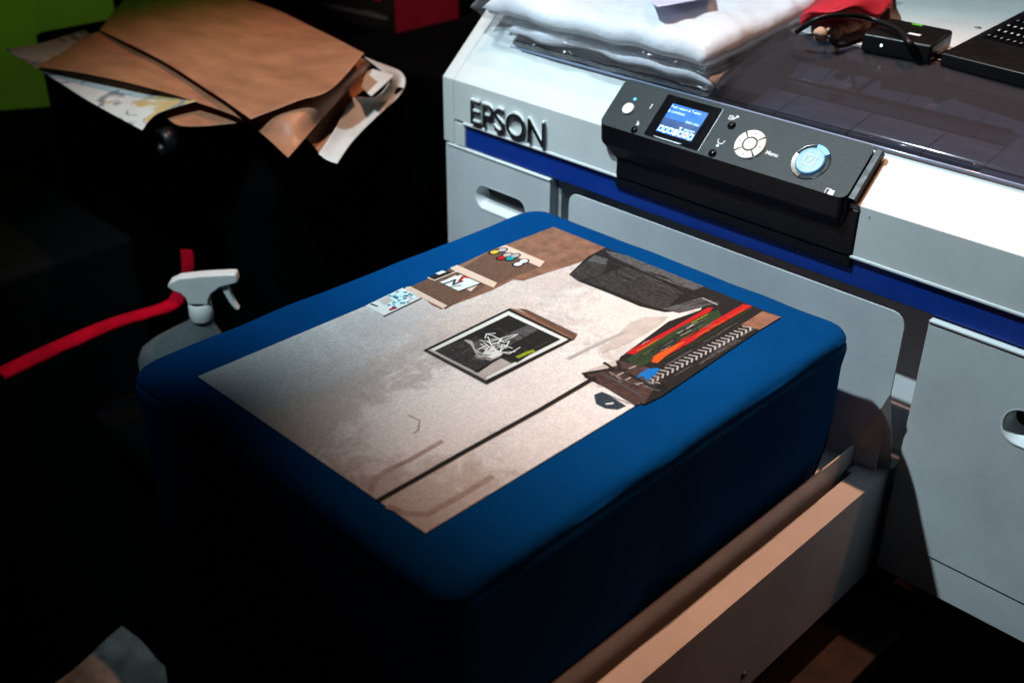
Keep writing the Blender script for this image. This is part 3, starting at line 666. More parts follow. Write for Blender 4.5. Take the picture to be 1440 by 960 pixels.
ip([(-0.0235, -0.0159), (-0.0237, -0.0088), (-0.0147, -0.0069), (-0.0031, -0.0130), (-0.0013, -0.0217), (-0.0101, -0.0236)], I_MID, 8.5); ip([(-0.0280, -0.0168), (-0.0282, -0.0079), (-0.0210, -0.0061), (-0.0209, -0.0150)], I_GREY, 8.7)
ip([(-0.0022, -0.0260), (-0.0031, -0.0130), (0.0056, -0.0112), (0.0117, -0.0137), (0.0099, -0.0241)], I_WHITE, 9)
for s_ in ([(-0.0192, -0.0043), (-0.0239, 0.0020), (-0.0185, 0.0038), (-0.0077, 0.0038), (-0.0058, -0.0015), (-0.0085, -0.0078), (-0.0147, -0.0069)], [(-0.0239, 0.0020), (-0.0194, 0.0083)], [(-0.0196, -0.0101), (-0.0112, -0.0051), (-0.0090, 0.0061), (-0.0051, 0.0192)], [(-0.0067, -0.0095), (-0.0050, 0.0029), (-0.0033, 0.0155), (-0.0042, 0.0219)], [(-0.0146, -0.0140), (-0.0057, -0.0157), (-0.0023, -0.0051), (0.0065, -0.0033)], [(-0.0084, -0.0183), (0.0004, -0.0165), (0.0012, -0.0015), (0.0100, 0.0003)], [(0.0048, -0.0121), (0.0152, -0.0085), (0.0139, 0.0060)], [(0.0013, -0.0225), (-0.0031, -0.0095), (0.0091, -0.0146), (0.0004, -0.0024)], [(-0.0193, -0.0007), (-0.0040, -0.0104), (0.0056, -0.0147)], [(-0.0086, 0.0065), (-0.0041, -0.0033), (0.0030, 0.0003), (0.0065, -0.0103)], [(-0.0092, -0.0227), (-0.0093, -0.0122), (0.0004, -0.0130), (0.0091, -0.0111), (0.0161, -0.0023)], [(-0.0139, -0.0025), (-0.0112, 0.0038), (-0.0023, 0.0020), (-0.0006, 0.0074), (0.0048, -0.0015)], [(-0.0147, -0.0105), (-0.0058, -0.0122), (-0.0031, -0.0200), (0.0048, -0.0190)]): iline(s_, .0011, I_WHITE, 10)
iline([(0.0242, -0.0062), (0.0248, 0.0047), (0.0261, 0.0096)], .0042, I_LIME, 9); iline([(0.0239, 0.0056), (0.0238, 0.0320)], .0020, I_GREEN, 9); iline([(0.0158, -0.0500), (0.0143, -0.0146)], .0015, I_BLACK, 11)
ip([(-0.0428, -0.0567), (-0.0393, -0.0531), (0.0311, -0.0524), (0.0363, -0.0566)], I_GREY, 5.5); ip([(-0.0397, -0.0536), (-0.0389, -0.0510), (0.0295, -0.0491), (0.0311, -0.0524)], I_PALE, 6.5)
# dark sofa
ip([(-0.0697, 0.2189), (0.0647, 0.2190), (0.1417, 0.2190), (0.1201, 0.2093), (0.0837, 0.1926), (0.0718, 0.1643), (0.0619, 0.1502), (0.0385, 0.1425), (0.0037, 0.1424), (-0.0384, 0.1406), (-0.0537, 0.1451), (-0.0679, 0.1889)], I_BLACK, 2)
ip([(-0.0625, 0.1849), (-0.0423, 0.1912), (-0.0300, 0.1670), (-0.0384, 0.1406), (-0.0532, 0.1456)], I_GREY, 3); ip([(-0.0650, 0.1967), (-0.0488, 0.1989), (-0.0417, 0.1872), (-0.0613, 0.1814)], I_MID, 4)
ip([(-0.0300, 0.1670), (-0.0255, 0.1990), (0.0299, 0.1969), (0.0519, 0.1850), (0.0593, 0.1536), (0.0496, 0.1498), (0.0075, 0.1484), (-0.0325, 0.1444)], I_GREY, 3.5)
ip([(-0.0657, 0.2131), (-0.0425, 0.2196), (0.0561, 0.2191), (0.0543, 0.2044), (0.0262, 0.2018), (-0.0506, 0.2066)], I_MID, 3.2)
ip([(0.0561, 0.1523), (0.0680, 0.1972), (0.0869, 0.2019), (0.0720, 0.1585)], I_MID, 4.5); iline([(0.0703, 0.1974), (0.0875, 0.1964)], .0016, I_PALE, 6)
# clothes rack with red, green and black garments
ip([(0.1432, 0.2190), (0.1073, 0.2189), (0.0647, 0.2189), (0.0826, 0.1773), (0.0752, 0.1383), (0.0829, 0.0776), (0.0853, 0.0573), (0.0905, 0.0472), (0.0815, 0.0132), (0.0862, 0.0098), (0.1304, 0.0105), (0.1473, 0.0124), (0.1495, 0.0328), (0.1431, 0.1843), (0.1372, 0.1840)], I_BLACK, 2.5)
ip([(0.1432, 0.2190), (0.1431, 0.1843), (0.1259, 0.1801), (0.1249, 0.2162)], I_SOFTBROWN, 4)
ip([(0.0907, 0.0680), (0.0881, 0.0811), (0.0885, 0.1693), (0.0943, 0.1891), (0.1056, 0.1789), (0.1103, 0.0879), (0.1086, 0.0605), (0.0926, 0.0561)], I_GREEN, 4)
ip([(0.0856, 0.0646), (0.0842, 0.0702), (0.0856, 0.1354), (0.0848, 0.1855), (0.0885, 0.1893), (0.0912, 0.1800), (0.0895, 0.1356), (0.0916, 0.0689)], I_RED, 5)
ip([(0.1104, 0.0690), (0.1052, 0.0775), (0.1045, 0.1211), (0.1041, 0.2153), (0.1127, 0.2179), (0.1118, 0.1870), (0.1134, 0.1301), (0.1126, 0.0850), (0.1150, 0.0720)], I_RED, 5); ip([(0.1104, 0.0690), (0.1053, 0.0793), (0.1062, 0.1084), (0.1090, 0.1202), (0.1126, 0.0850), (0.1150, 0.0720)], I_ORANGE, 5.5)
ip([(0.0974, 0.0542), (0.0961, 0.0614), (0.1094, 0.0664), (0.1094, 0.0596)], I_GREEN, 5); iline([(0.1152, 0.2143), (0.1172, 0.1303), (0.1156, 0.0811)], .0012, I_GREEN, 6)
ip([(0.0824, 0.0141), (0.0866, 0.0518), (0.0974, 0.0542), (0.1057, 0.0593), (0.1166, 0.0602), (0.1316, 0.0557), (0.1473, 0.0124), (0.1304, 0.0105)], I_PLUM, 4)
ip([(0.0801, 0.0184), (0.0812, 0.0245), (0.0866, 0.0518), (0.0937, 0.0471), (0.0889, 0.0322), (0.0841, 0.0158)], I_PINK, 4.5)
ip([(0.1153, 0.0474), (0.1151, 0.0554), (0.1221, 0.0658), (0.1259, 0.0533), (0.1266, 0.0410), (0.1203, 0.0460), (0.1171, 0.0395)], I_BLUE, 7); ip([(0.1143, 0.0563), (0.1197, 0.0650), (0.1243, 0.0631), (0.1220, 0.0525)], I_BLUE, 7.2)
random.seed(11)
def streaks(P0, n, l, wd, mts, lv):
    (ax, ay), (bx, by), (cx, cy) = P0       # corner, far along the cloth, across the cloth
    for k in range(n):
        q0 = l*(.4+random.random()); u, v = random.random()*max(0, 1-q0), .05+.9*random.random(); x = ax+(bx-ax)*u+(cx-ax)*v; y = ay+(by-ay)*u+(cy-ay)*v; pts = [(x, y), (x+(bx-ax)*q0*.5+random.uniform(-.0008, .0008), y+(by-ay)*q0*.5+random.uniform(-.0008, .0008)), (x+(bx-ax)*q0, y+(by-ay)*q0)]
        iline(pts, wd*(.5+random.random()), random.choice(mts), lv+k*.01)
streaks([(0.0969, 0.0605), (0.0901, 0.1671), (0.1122, 0.0658)], 46, .16, .0011, (I_BLACK, I_GREEN, I_MID, I_BLACK), 4.6)
streaks([(0.1187, 0.0624), (0.1188, 0.1883), (0.1442, 0.0636)], 40, .22, .0012, (I_GREY, I_MID, I_BLACK, I_GREY), 3.2)
streaks([(0.0829, 0.0601), (0.0852, 0.1738), (0.1049, 0.0652)], 10, .2, .0007, (I_PALE, I_LIME, I_MID), 4.9)
streaks([(-0.0301, 0.1714), (0.0561, 0.1685), (-0.0276, 0.2015)], 34, .22, .0010, (I_BLACK, I_GREY, I_MID), 3.8)
streaks([(-0.0528, 0.2092), (0.0573, 0.2117), (-0.0448, 0.1887)], 26, .2, .0012, (I_BLACK, I_GREY, I_GREY), 3.5)
streaks([(0.0601, 0.1524), (0.0844, 0.1973), (0.0605, 0.1792)], 14, .3, .0009, (I_BLACK, I_GREY, I_MID), 4.8)
streaks([(0.0865, 0.0166), (0.1439, 0.0166), (0.0913, 0.0481)], 44, .14, .0009, (I_BLACK, I_BLACK, I_BROWN, I_MID, I_PALE), 4.6)
streaks([(0.1232, 0.0265), (0.1461, 0.0325), (0.1202, 0.0557)], 26, .30, .0010, (I_BLACK, I_GREY, I_MID, I_PALE), 4.9)
streaks([(0.1096, 0.0700), (0.1083, 0.2175), (0.1137, 0.0707)], 12, .25, .0006, (I_BLACK, I_ORANGE), 5.8)
streaks([(-0.0264, -0.0506), (-0.0329, 0.0344), (0.0039, -0.0537)], 20, .15, .0012, (I_BLACK, I_GREY, I_MID), 6.4)
streaks([(-0.0317, 0.0241), (0.0254, 0.0248), (-0.0318, -0.0115)], 22, .2, .0014, (I_BLACK, I_GREY, I_GREY), 7.3)
streaks([(-0.0012, -0.0388), (0.0142, -0.0300), (-0.0145, -0.0210)], 14, .5, .0010, (I_MID, I_PALE, I_GREY), 8.9)
random.seed(4)
for k in range(22):
    t = k/21; a = [(0.1281, 0.0458), (0.1343, 0.1792)]; x = a[0][0]+(a[1][0]-a[0][0])*t; y = a[0][1]+(a[1][1]-a[0][1])*t
    iline([(x-.005, y-.001), (x+.001, y+.002), (x+.004, y-.003)], .0016, I_PALE, 6)
for s_ in ([(0.0913, 0.0248), (0.1121, 0.0232), (0.1419, 0.0191)], ): iline(s_, .0016, I_MID, 7)
for s_ in ([(0.0815, 0.0132), (0.0904, 0.0305), (0.1032, 0.0433)], [(0.0890, 0.0491), (0.0998, 0.0399)], [(0.1097, 0.0401), (0.1325, 0.0374), (0.1434, 0.0406)], [(0.0828, 0.0394), (0.0940, 0.0374)]): iline(s_, .0030, I_BLACK, 6)
for s_ in ([(0.1040, 0.0311), (0.1044, 0.0380)], [(0.1038, 0.0473), (0.1050, 0.0535)], [(0.1240, 0.0320), (0.1259, 0.0371)], [(0.1134, 0.0309), (0.1138, 0.0361)]): iline(s_, .0014, I_PALE, 7)
# table, line and socket
ip([(0.0951, 0.0140), (0.1431, 0.0067), (0.1415, -0.1104), (0.1000, -0.1064)], I_WHITE, 1.2) if False else None
iline([(0.0935, -0.2179), (0.0932, -0.1411), (0.0937, -0.0521), (0.0924, 0.0144)], .0042, I_BLACK, 6)
ip([(0.1098, -0.0057), (0.1111, 0.0018), (0.1185, 0.0030), (0.1330, 0.0010), (0.1385, 0.0006), (0.1370, -0.0083), (0.1284, -0.0140), (0.1195, -0.0141)], I_SLATE, 6); iline([(0.1262, -0.0088), (0.1288, -0.0047)], .0022, I_WHITE, 7); iline([(0.1115, 0.0022), (0.1381, 0.0047)], .0008, I_MID, 7)
ip([(0.0973, 0.0114), (0.0968, 0.0157), (0.1431, 0.0112), (0.1438, 0.0059)], I_PLUM, 5)
# faint drips on the plaster
for s_, wd in (([(0.0803, -0.2149), (0.0731, -0.2077), (0.0696, -0.1941), (0.0717, -0.1718), (0.0707, -0.1387)], .0042), ([(0.1047, -0.2181), (0.1173, -0.2145), (0.1290, -0.2050), (0.1300, -0.1789), (0.1298, -0.1433)], .0050), ([(0.0258, -0.1323), (0.0371, -0.1309), (0.0468, -0.1409), (0.0474, -0.1458)], .0014), ([(0.0325, -0.0884), (0.0384, 0.0064), (0.0397, 0.0702), (0.0492, 0.1138)], .0)):
    if wd: iline(s_, wd, I_FAINT, 2)
ip([(0.0517, 0.1106), (0.0540, 0.1284), (0.0693, 0.1459), (0.0742, 0.1239), (0.0753, 0.0970), (0.0732, 0.0678), (0.0696, 0.0501), (0.0637, 0.0617)], I_PINK, 1.5)
iline([(0.0557, 0.0239), (0.0571, 0.0694), (0.0605, 0.0949)], .004, I_PALE, 2)
m.build('printed_picture', T, fix=False)

# ================================================================== FOLDED SHIRTS IN BAGS ON THE LID
def folded(name, x0, x1, y0, y1, z0, th, seed, tilt, mt, parent, layers=1):
    m = MB(); nu, nv = 70, 64; cx, cy = (x0+x1)/2, (y0+y1)/2; hx, hy = (x1-x0)/2, (y1-y0)/2
    for L_ in range(layers):
        zz = z0 + th*L_/layers; t_ = th/layers*.96; g = .004*noise.noise(Vector((L_*3.1, seed, 0)))
        top, bot = [], []
        for i in range(nu+1):
            a = -1+2*i/nu; r1_, r2_ = [], []
            for j in range(nv+1):
                b_ = -1+2*j/nv
                ex = (1-abs(a)**26)**.5 if abs(a) < 1 else 0; ey = (1-abs(b_)**22)**.5 if abs(b_) < 1 else 0
                e = ex*ey
                x = cx+hx*a*(1+g); y = cy+(hy+g)*b_
                wv = noise.noise(Vector((x*9+seed, y*12, L_)))*.0065 + noise.noise(Vector((x*34, y*13+seed, L_*2)))*.0030 + noise.noise(Vector((x*17+y*40, y*12+x*16+seed, L_*2)))*.0040 + (1-abs(noise.noise(Vector((x*10+y*26, y*9+seed, 5)))))**6*.0014
                x += noise.noise(Vector((y*14, seed, L_)))*.005*abs(a)**6; y += noise.noise(Vector((x*16, seed+4, L_)))*.013*abs(b_)**6
                sag = -.010*max(0, abs(a)-.8)/.2
                zc = zz + t_/2 + tilt*(y-y0) + wv*.5 + sag*(L_+1)/layers*.4
                r1_.append((x, y, zc + t_/2*e + wv*.3*e)); r2_.append((x, y, zc - t_/2*e))
            top.append(r1_); bot.append(r2_)
        m.grid(top, mt, True); m.grid([r[::-1] for r in bot], mt, True)
    return m.build(name, parent, fix=True)
def film(name, x0, x1, y0, y1, z0, th, tilt, seed, parent, over=.012):
    m = MB(); nu, nv = 80, 70; top, bot = [], []
    for i in range(nu+1):
        a = -1+2*i/nu; r1_, r2_ = [], []
        for j in range(nv+1):
            b_ = -1+2*j/nv; x = (x0+x1)/2+(x1-x0)/2*a; y = (y0+y1)/2+(y1-y0)/2*b_
            da = (1-abs(a))*(x1-x0)/2; db = (1-abs(b_))*(y1-y0)/2; d = min(da, db)
            e = min(1, max(0, d)/over); e = e*e*(3-2*e)
            wv = noise.noise(Vector((x*22+seed, y*22, 0)))*.0026 + noise.noise(Vector((x*60+seed, y*60, 2)))*.0012
            x += noise.noise(Vector((y*25, seed, 1)))*.003; y += noise.noise(Vector((x*25, seed, 7)))*.004
            base = z0 + tilt*(y-y0) + th*.35
            r1_.append((x, y, base + (th*.78)*e + wv + .001)); r2_.append((x, y, base - (th*.42)*e + wv*.3 - .0004))
        top.append(r1_); bot.append(r2_)
    m.grid(top, BAG, True); m.grid([r[::-1] for r in bot], BAG, True); return m.build(name, parent, fix=True)
FS = 'bagged white shirts stacked on the printer lid'
A = thing('bagged_shirt', 'folded white shirt in clear plastic bag, lower of the two on the lid', 'folded shirt', (-.2, .5, .15), FS)
# parts are modelled in world space, then hung under the Empty
def under(o, root): o.parent = root; o.matrix_parent_inverse = Matrix.Translation(root.location).inverted(); return o
under(folded('folded_cloth', -.350, -.046, .352, .66, .1440, .019, 3, .10, WCOT, None, 1), A)
under(film('plastic_bag', -.366, -.036, .330, .68, .1400, .026, .10, 3, None), A)
Bg = thing('bagged_shirt', 'folded white shirt in clear plastic bag, uppermost on the printer lid', 'folded shirt', (-.2, .5, .18), FS)
under(folded('folded_cloth', -.378, -.054, .343, .67, .1635, .027, 9, .10, WCOT, None, 1), Bg)
under(film('plastic_bag', -.392, -.038, .334, .69, .1620, .031, .10, 12, None), Bg)
# sheet with a blue line lying on the bag
PP_ = [(-0.2254, 0.4536, 0.2150), (-0.1478, 0.3693, 0.2130), (-0.1292, 0.3580, 0.2120), (-0.1167, 0.4357, 0.2130), (-0.1862, 0.5311, 0.2180)]
m = MB(); m.prism([(a[0], a[1]) for a in PP_], .2135, .2141, mat('lilac_card', (.62, .60, .80), .5, var=.05), 'Z')
m.build('packing_slip', None); tag(bpy.data.objects['packing_slip'], 'pale lilac paper slip lying on the uppermost bagged shirt', 'paper slip')
# red and beige cloth behind the stack
m = MB(); ctrl = [[(x, y, z) for x, y, z in row] for row in ([(-0.0322, 0.4904, 0.1850), (-0.0153, 0.5232, 0.1870), (0.0000, 0.5573, 0.1870)], [(-0.0363, 0.4902, 0.1950), (0.0063, 0.4869, 0.2120), (0.0299, 0.5362, 0.2050)], [(-0.0454, 0.5107, 0.2000), (0.0090, 0.5009, 0.2220), (0.0049, 0.6172, 0.2000)], [(-0.1208, 0.6506, 0.1900), (-0.0642, 0.6487, 0.2050), (-0.0563, 0.7245, 0.1900)])]
m.grid(patch(ctrl, 20, 20, .008, 30), RED, True); o = m.build('red_cloth', None)
sd = o.modifiers.new('s', 'SOLIDIFY'); sd.thickness = .006; tag(o, 'crumpled bright red cloth behind the bagged shirts', 'cloth')
c0 = [(-0.0024, 0.4729, 0.1860), (0.0007, 0.4989, 0.1880), (0.0074, 0.5207, 0.1900), (0.0092, 0.5494, 0.1900), (0.0109, 0.5602, 0.1900)]
m = MB(); m.tube([cr(c0[:4], t*.1) + Vector((0, 0, .002*math.sin(t))) for t in range(31)], [.006+.002*math.sin(t*.7) for t in range(31)], BEIGE, 12)
tag(m.build('beige_cloth', None), 'rolled beige cloth beside the red cloth', 'cloth')
# black drive with its white light
DC = [(0.0471, 0.4745), (0.1206, 0.4805), (0.1075, 0.5541), (0.0341, 0.5551)]
D_ = thing('hard_drive', 'small black device with a white light on the rear deck', 'drive', (DC[0][0], DC[0][1], .179))
m = MB()
m.add([(x, y, z) for z in (.180, .199) for x, y in DC], [(3,2,1,0), (4,5,6,7), (0,1,5,4), (1,2,6,5), (2,3,7,6), (3,0,4,7)], BLACKP)
under(m.build('drive_case', None, bevel=.003), D_)
a = Vector((*DC[0], .190)); b2 = Vector((*DC[1], .190)); nrm = Vector((b2.y-a.y, a.x-b2.x, 0)).normalized()
c = a.lerp(b2, .30) + nrm*.0006; ax = (b2-a).normalized()
m = MB(); m.add([c + ax*.0014*math.cos(t) + Vector((0, 0, .0016*math.sin(t))) for t in [k*.5236 for k in range(12)]], [list(range(12))], WLED); under(m.build('indicator_light', None, fix=False), D_)
mid = [sum(p[k] for p in DC)/4 for k in (0, 1)]
m = MB(); m.box(mid[0]+.004, mid[0]+.017, mid[1]-.012, mid[1]-.006, .1992, .1994, MARK); under(m.build('device_label', None), D_); m = MB(); m.box(mid[0]-.012, mid[0]-.001, mid[1]+.028, mid[1]+.032, .1992, .1995, GREENL); under(m.build('status_light', None), D_)
CB = 'black cables on the rear deck'
for k, (pts, rr, lb) in enumerate((([(-0.0109, 0.4428, 0.1950), (0.0112, 0.4436, 0.2120), (0.0253, 0.4681, 0.2140), (0.0415, 0.4992, 0.2080), (0.0786, 0.4862, 0.2060), (0.1039, 0.4667, 0.2000), (0.1027, 0.4915, 0.1880)], .0030, 'thick black cable looping over the small black device'), ([(0.0816, 0.4878, 0.1860), (0.0972, 0.4925, 0.1860), (0.1180, 0.5056, 0.1840), (0.1433, 0.4992, 0.1860)], .0036, 'short black plug lead running from the device to the laptop'), ([(0.1374, 0.6302, 0.1840), (0.1188, 0.6279, 0.1840), (0.1134, 0.6136, 0.1840), (0.1227, 0.5898, 0.1840), (0.1366, 0.5798, 0.1840)], .0012, 'thin dark wire curled on the white deck by the laptop'), ([(0.0363, 0.5009, 0.1860), (0.0290, 0.4635, 0.1840), (0.0200, 0.4544, 0.1950), (-0.0017, 0.5024, 0.1900)], .0022, 'thin black cord beside the beige cloth'))):
    m = MB(); n = len(pts)-1; m.tube([cr(pts, i*n/40) for i in range(41)], rr, BLACKP, 8); tag(m.build('cable', None), lb, 'cable', CB)
# laptop
LT = [(0.1294, 0.4847), (0.2245, 0.4727), (0.2394, 0.6925), (0.1113, 0.7271)]
LP = thing('laptop', 'open black laptop on the right end of the printer', 'laptop', (LT[0][0], LT[0][1], .179))
m = MB(); m.add([(x, y, z) for z in (.1795, .193) for x, y in LT], [(3,2,1,0), (4,5,6,7), (0,1,5,4), (1,2,6,5), (2,3,7,6), (3,0,4,7)], BLACKP); under(m.build('base', None, bevel=.002), LP)
m = MB(); A0, A1, A2, A3 = [Vector((*p, .1934)) for p in LT]
for r in range(5):
    for c_ in range(12):
        u0 = .10+.068*c_; v0 = .35+.115*r
        def bl(u, v, z): p = A0.lerp(A1, u).lerp(A3.lerp(A2, u), v); return (p.x, p.y, z)
        a, b2, c3, d = (u0, v0), (u0+.056, v0), (u0+.056, v0+.09), (u0, v0+.09)
        vs = [bl(*p, z) for z in (.1934, .1948) for p in (a, b2, c3, d)]
        m.add(vs, [(4,5,6,7), (0,1,5,4), (1,2,6,5), (2,3,7,6), (3,0,4,7)], BLACKG)
        x = bl(u0+.016, v0+.03, .1951); y = bl(u0+.034, v0+.055, .1951)
        m.add([x, (y[0], x[1], x[2]), y, (x[0], y[1], x[2])], [(0, 1, 2, 3)], MARK if (r*7+c_*3) % 3 else DMARK)
under(m.build('keyboard', None), LP)
h0, h1 = A3, A2
m = MB(); m.add([h0, h1, h1+Vector((0, .05, .22)), h0+Vector((0, .05, .22)), h0+Vector((0, .008, 0)), h1+Vector((0, .008, 0)), h1+Vector((0, .058, .22)), h0+Vector((0, .058, .22))], [(0,1,2,3), (7,6,5,4), (0,4,5,1), (1,5,6,2), (2,6,7,3), (3,7,4,0)], BLACKG); under(m.build('display', None, bevel=.001), LP)

# ================================================================== TABLE UNDER THE PRINTER
tb = [(0.2559, 0.1473), (0.3042, 0.2392)]
m = MB(); m.box(-.45, .30, .05, 1.0, -.345, -.315, TABLE)
tag(m.build('table', None, bevel=.002), 'dark stained table top under the printer', 'table')

# ================================================================== LEFT SIDE
# black cloth covered crate that carries the papers
m = MB(); z1 = .045
ct = [(-0.8889, 0.0120, 0.0450), (-0.4903, 0.2795, 0.0400), (-0.7403, 0.4672, 0.0400), (-1.1766, 0.2676, 0.0400)]
m.box(-1.205, -.56, .14, .38, -.70, .028, BLACKC)
tag(m.build('black_cabinet', None, bevel=.01), 'black cabinet carrying the brown kraft papers', 'cabinet')
m = MB(); m.box(-1.5, -.80, -.55, .06, -.95, -.17, mat('black_box_card', (.0028, .0042, .005), .8, var=.3, scale=4, spec=.1))
tag(m.build('black_box', None, bevel=.012), 'large black box beside the red strap at the left', 'box')
def sheet(name, ctrl, mt, lb, cat, group=None, nu=36, nv=36, wob=.002, ws=9, th=.0006, seed=0):
    m = MB(); m.grid(patch(ctrl, nu, nv, wob, ws, seed), mt, True); o = m.build(name, None); s_ = o.modifiers.new('s', 'SOLIDIFY'); s_.thickness = th
    return tag(o, lb, cat, group)
KG = 'kraft paper sheets on the black cabinet'; WG = 'white release papers on the black cabinet'
# lowest white sheet with yellow print
def printed_paper():
    m_ = mat('printed_white_paper', (.62, .66, .64), .5, var=.1, scale=8); nt = m_.node_tree; L = nt.links.new; b = nt.nodes['Principled BSDF']
    old = b.inputs['Base Color'].links[0].from_socket
    tc = N(nt, 'ShaderNodeTexCoord'); n = N(nt, 'ShaderNodeTexNoise', Scale=11.0, Detail=4.0, Distortion=.4); mp = N(nt, 'ShaderNodeMapping'); mp.inputs['Location'].default_value = (.3, .1, 0); L(tc.outputs['Object'], mp.inputs[0]); L(mp.outputs[0], n.inputs['Vector'])
    r = N(nt, 'ShaderNodeValToRGB'); L(n.outputs['Fac'], r.inputs[0]); r.color_ramp.elements[0].position = .56; r.color_ramp.elements[1].position = .60
    x = N(nt, 'ShaderNodeMixRGB'); L(r.outputs[0], x.inputs[0]); L(old, x.inputs[1]); x.inputs[2].default_value = (.50, .40, .18, 1)
    n2 = N(nt, 'ShaderNodeTexNoise', Scale=24.0, Detail=6.0, Distortion=1.5); L(tc.outputs['Object'], n2.inputs['Vector'])
    r2 = N(nt, 'ShaderNodeValToRGB'); L(n2.outputs['Fac'], r2.inputs[0]); r2.color_ramp.elements[0].position = .55; r2.color_ramp.elements[1].position = .62
    x2 = N(nt, 'ShaderNodeMixRGB'); L(r2.outputs[0], x2.inputs[0]); L(x.outputs[0], x2.inputs[1]); x2.inputs[2].default_value = (.20, .22, .25, 1)
    L(x2.outputs[0], b.inputs['Base Color']); return m_
PWP = printed_paper()
sheet('release_paper', [[(-0.9758, 0.0035, 0.0700), (-0.9298, 0.0275, 0.0450), (-0.7649, 0.0166, 0.0400), (-0.6376, 0.0146, 0.0350)], [(-1.0061, 0.0693, 0.0620), (-0.9511, 0.0816, 0.0450), (-0.7719, 0.0559, 0.0440), (-0.6544, 0.0472, 0.0450)], [(-1.0403, 0.1494, 0.0600), (-0.9716, 0.1476, 0.0480), (-0.7463, 0.0991, 0.0500), (-0.6348, 0.0919, 0.0550)]], PWP, 'white release paper with yellow print, under the kraft sheets', 'paper', WG, seed=2)
sheet('kraft_sheet', [[(-0.6782, 0.0656, 0.0370), (-0.6316, 0.0595, 0.0330), (-0.6026, 0.0818, 0.0330)], [(-0.6682, 0.0951, 0.0420), (-0.6203, 0.1042, 0.0400), (-0.5729, 0.1144, 0.0380)], [(-0.6710, 0.1260, 0.0420), (-0.6157, 0.1328, 0.0420), (-0.5619, 0.1407, 0.0400)]], KRAFT, 'small kraft sheet end poking out at the front under the white paper', 'paper', KG, 14, 14, seed=5)
sheet('kraft_sheet', [[(-0.9340, 0.0228, 0.0520), (-0.8199, 0.0486, 0.0580), (-0.7229, 0.0670, 0.0600), (-0.6363, 0.0907, 0.0540), (-0.5492, 0.1048, 0.0460), (-0.4490, 0.0942, 0.0300)], [(-0.9571, 0.0709, 0.0560), (-0.8622, 0.1072, 0.0580), (-0.7660, 0.1331, 0.0580), (-0.6537, 0.1488, 0.0560), (-0.5050, 0.1275, 0.0620), (-0.4696, 0.1378, 0.0400)], [(-0.9862, 0.1363, 0.0660), (-0.8940, 0.1864, 0.0620), (-0.7924, 0.2162, 0.0600), (-0.6679, 0.2251, 0.0600), (-0.5155, 0.1997, 0.0720), (-0.5289, 0.2360, 0.0520)], [(-0.9797, 0.1662, 0.0640), (-0.9219, 0.2374, 0.0600), (-0.8360, 0.2917, 0.0580), (-0.7281, 0.3153, 0.0600), (-0.5800, 0.3020, 0.0820), (-0.5954, 0.3396, 0.0600)]], KRAFT, 'wide kraft sheet with glossy bent right edge, beneath the long kraft sheet', 'paper', KG, 60, 80, .0022, seed=7)
sheet('kraft_sheet', [[(-0.9829, 0.1466, 0.0710), (-0.8141, 0.1360, 0.0690), (-0.6406, 0.1106, 0.0670), (-0.5148, 0.0909, 0.0620)], [(-1.0730, 0.2245, 0.0760), (-0.8938, 0.2228, 0.0740), (-0.6997, 0.2089, 0.0740), (-0.4924, 0.1438, 0.0770)], [(-1.1638, 0.3064, 0.0820), (-0.9787, 0.3114, 0.0780), (-0.7682, 0.2969, 0.0780), (-0.4849, 0.1883, 0.0830)], [(-1.2609, 0.3949, 0.0840), (-1.0493, 0.3952, 0.0800), (-0.8219, 0.3727, 0.0800), (-0.5368, 0.2828, 0.0980)]], KRAFT, 'topmost long kraft sheet curling up at its right edge', 'paper', KG, 70, 70, .0018, seed=1)
sheet('kraft_sheet', [[(-0.4903, 0.1499, 0.0300), (-0.4824, 0.1539, 0.0220), (-0.4614, 0.1484, 0.0180)], [(-0.5491, 0.2365, 0.0360), (-0.5444, 0.2436, 0.0260), (-0.5106, 0.2307, 0.0220)], [(-0.6187, 0.3360, 0.0440), (-0.6229, 0.3509, 0.0300), (-0.5884, 0.3390, 0.0260)]], KRAFT, 'narrow kraft sheet end hanging over the cabinet edge', 'paper', KG, 14, 14, seed=8)
sheet('release_paper', [[(-0.4536, 0.1409, 0.0220), (-0.4424, 0.1445, 0.0160), (-0.4291, 0.1488, 0.0140)], [(-0.4943, 0.1984, 0.0300), (-0.4885, 0.2075, 0.0200), (-0.4726, 0.2094, 0.0180)], [(-0.5510, 0.2684, 0.0380), (-0.5363, 0.2863, 0.0220), (-0.5261, 0.2972, 0.0200)], [(-0.5271, 0.2922, 0.0420), (-0.5553, 0.3366, 0.0240), (-0.5521, 0.3489, 0.0240)], [(-0.5532, 0.3363, 0.0500), (-0.5816, 0.3745, 0.0320), (-0.5799, 0.3859, 0.0300)], [(-0.5817, 0.3443, 0.0560), (-0.5972, 0.3781, 0.0460), (-0.5957, 0.3896, 0.0420)], [(-0.6351, 0.3592, 0.0600), (-0.6340, 0.3706, 0.0540), (-0.6286, 0.3761, 0.0500)]], WPAPER, 'rolled white release paper end hanging over the right cabinet edge', 'paper', WG, 60, 12, 0, seed=8)
sheet('release_paper', [[(-0.5497, 0.2849, 0.0500), (-0.5172, 0.2750, 0.0480)], [(-0.5828, 0.3191, 0.0550), (-0.5387, 0.3144, 0.0500)], [(-0.5837, 0.3323, 0.0580), (-0.5584, 0.3496, 0.0520)]], WPAPER, 'small white release paper flap inside the rolled end', 'paper', WG, 14, 14, 0)
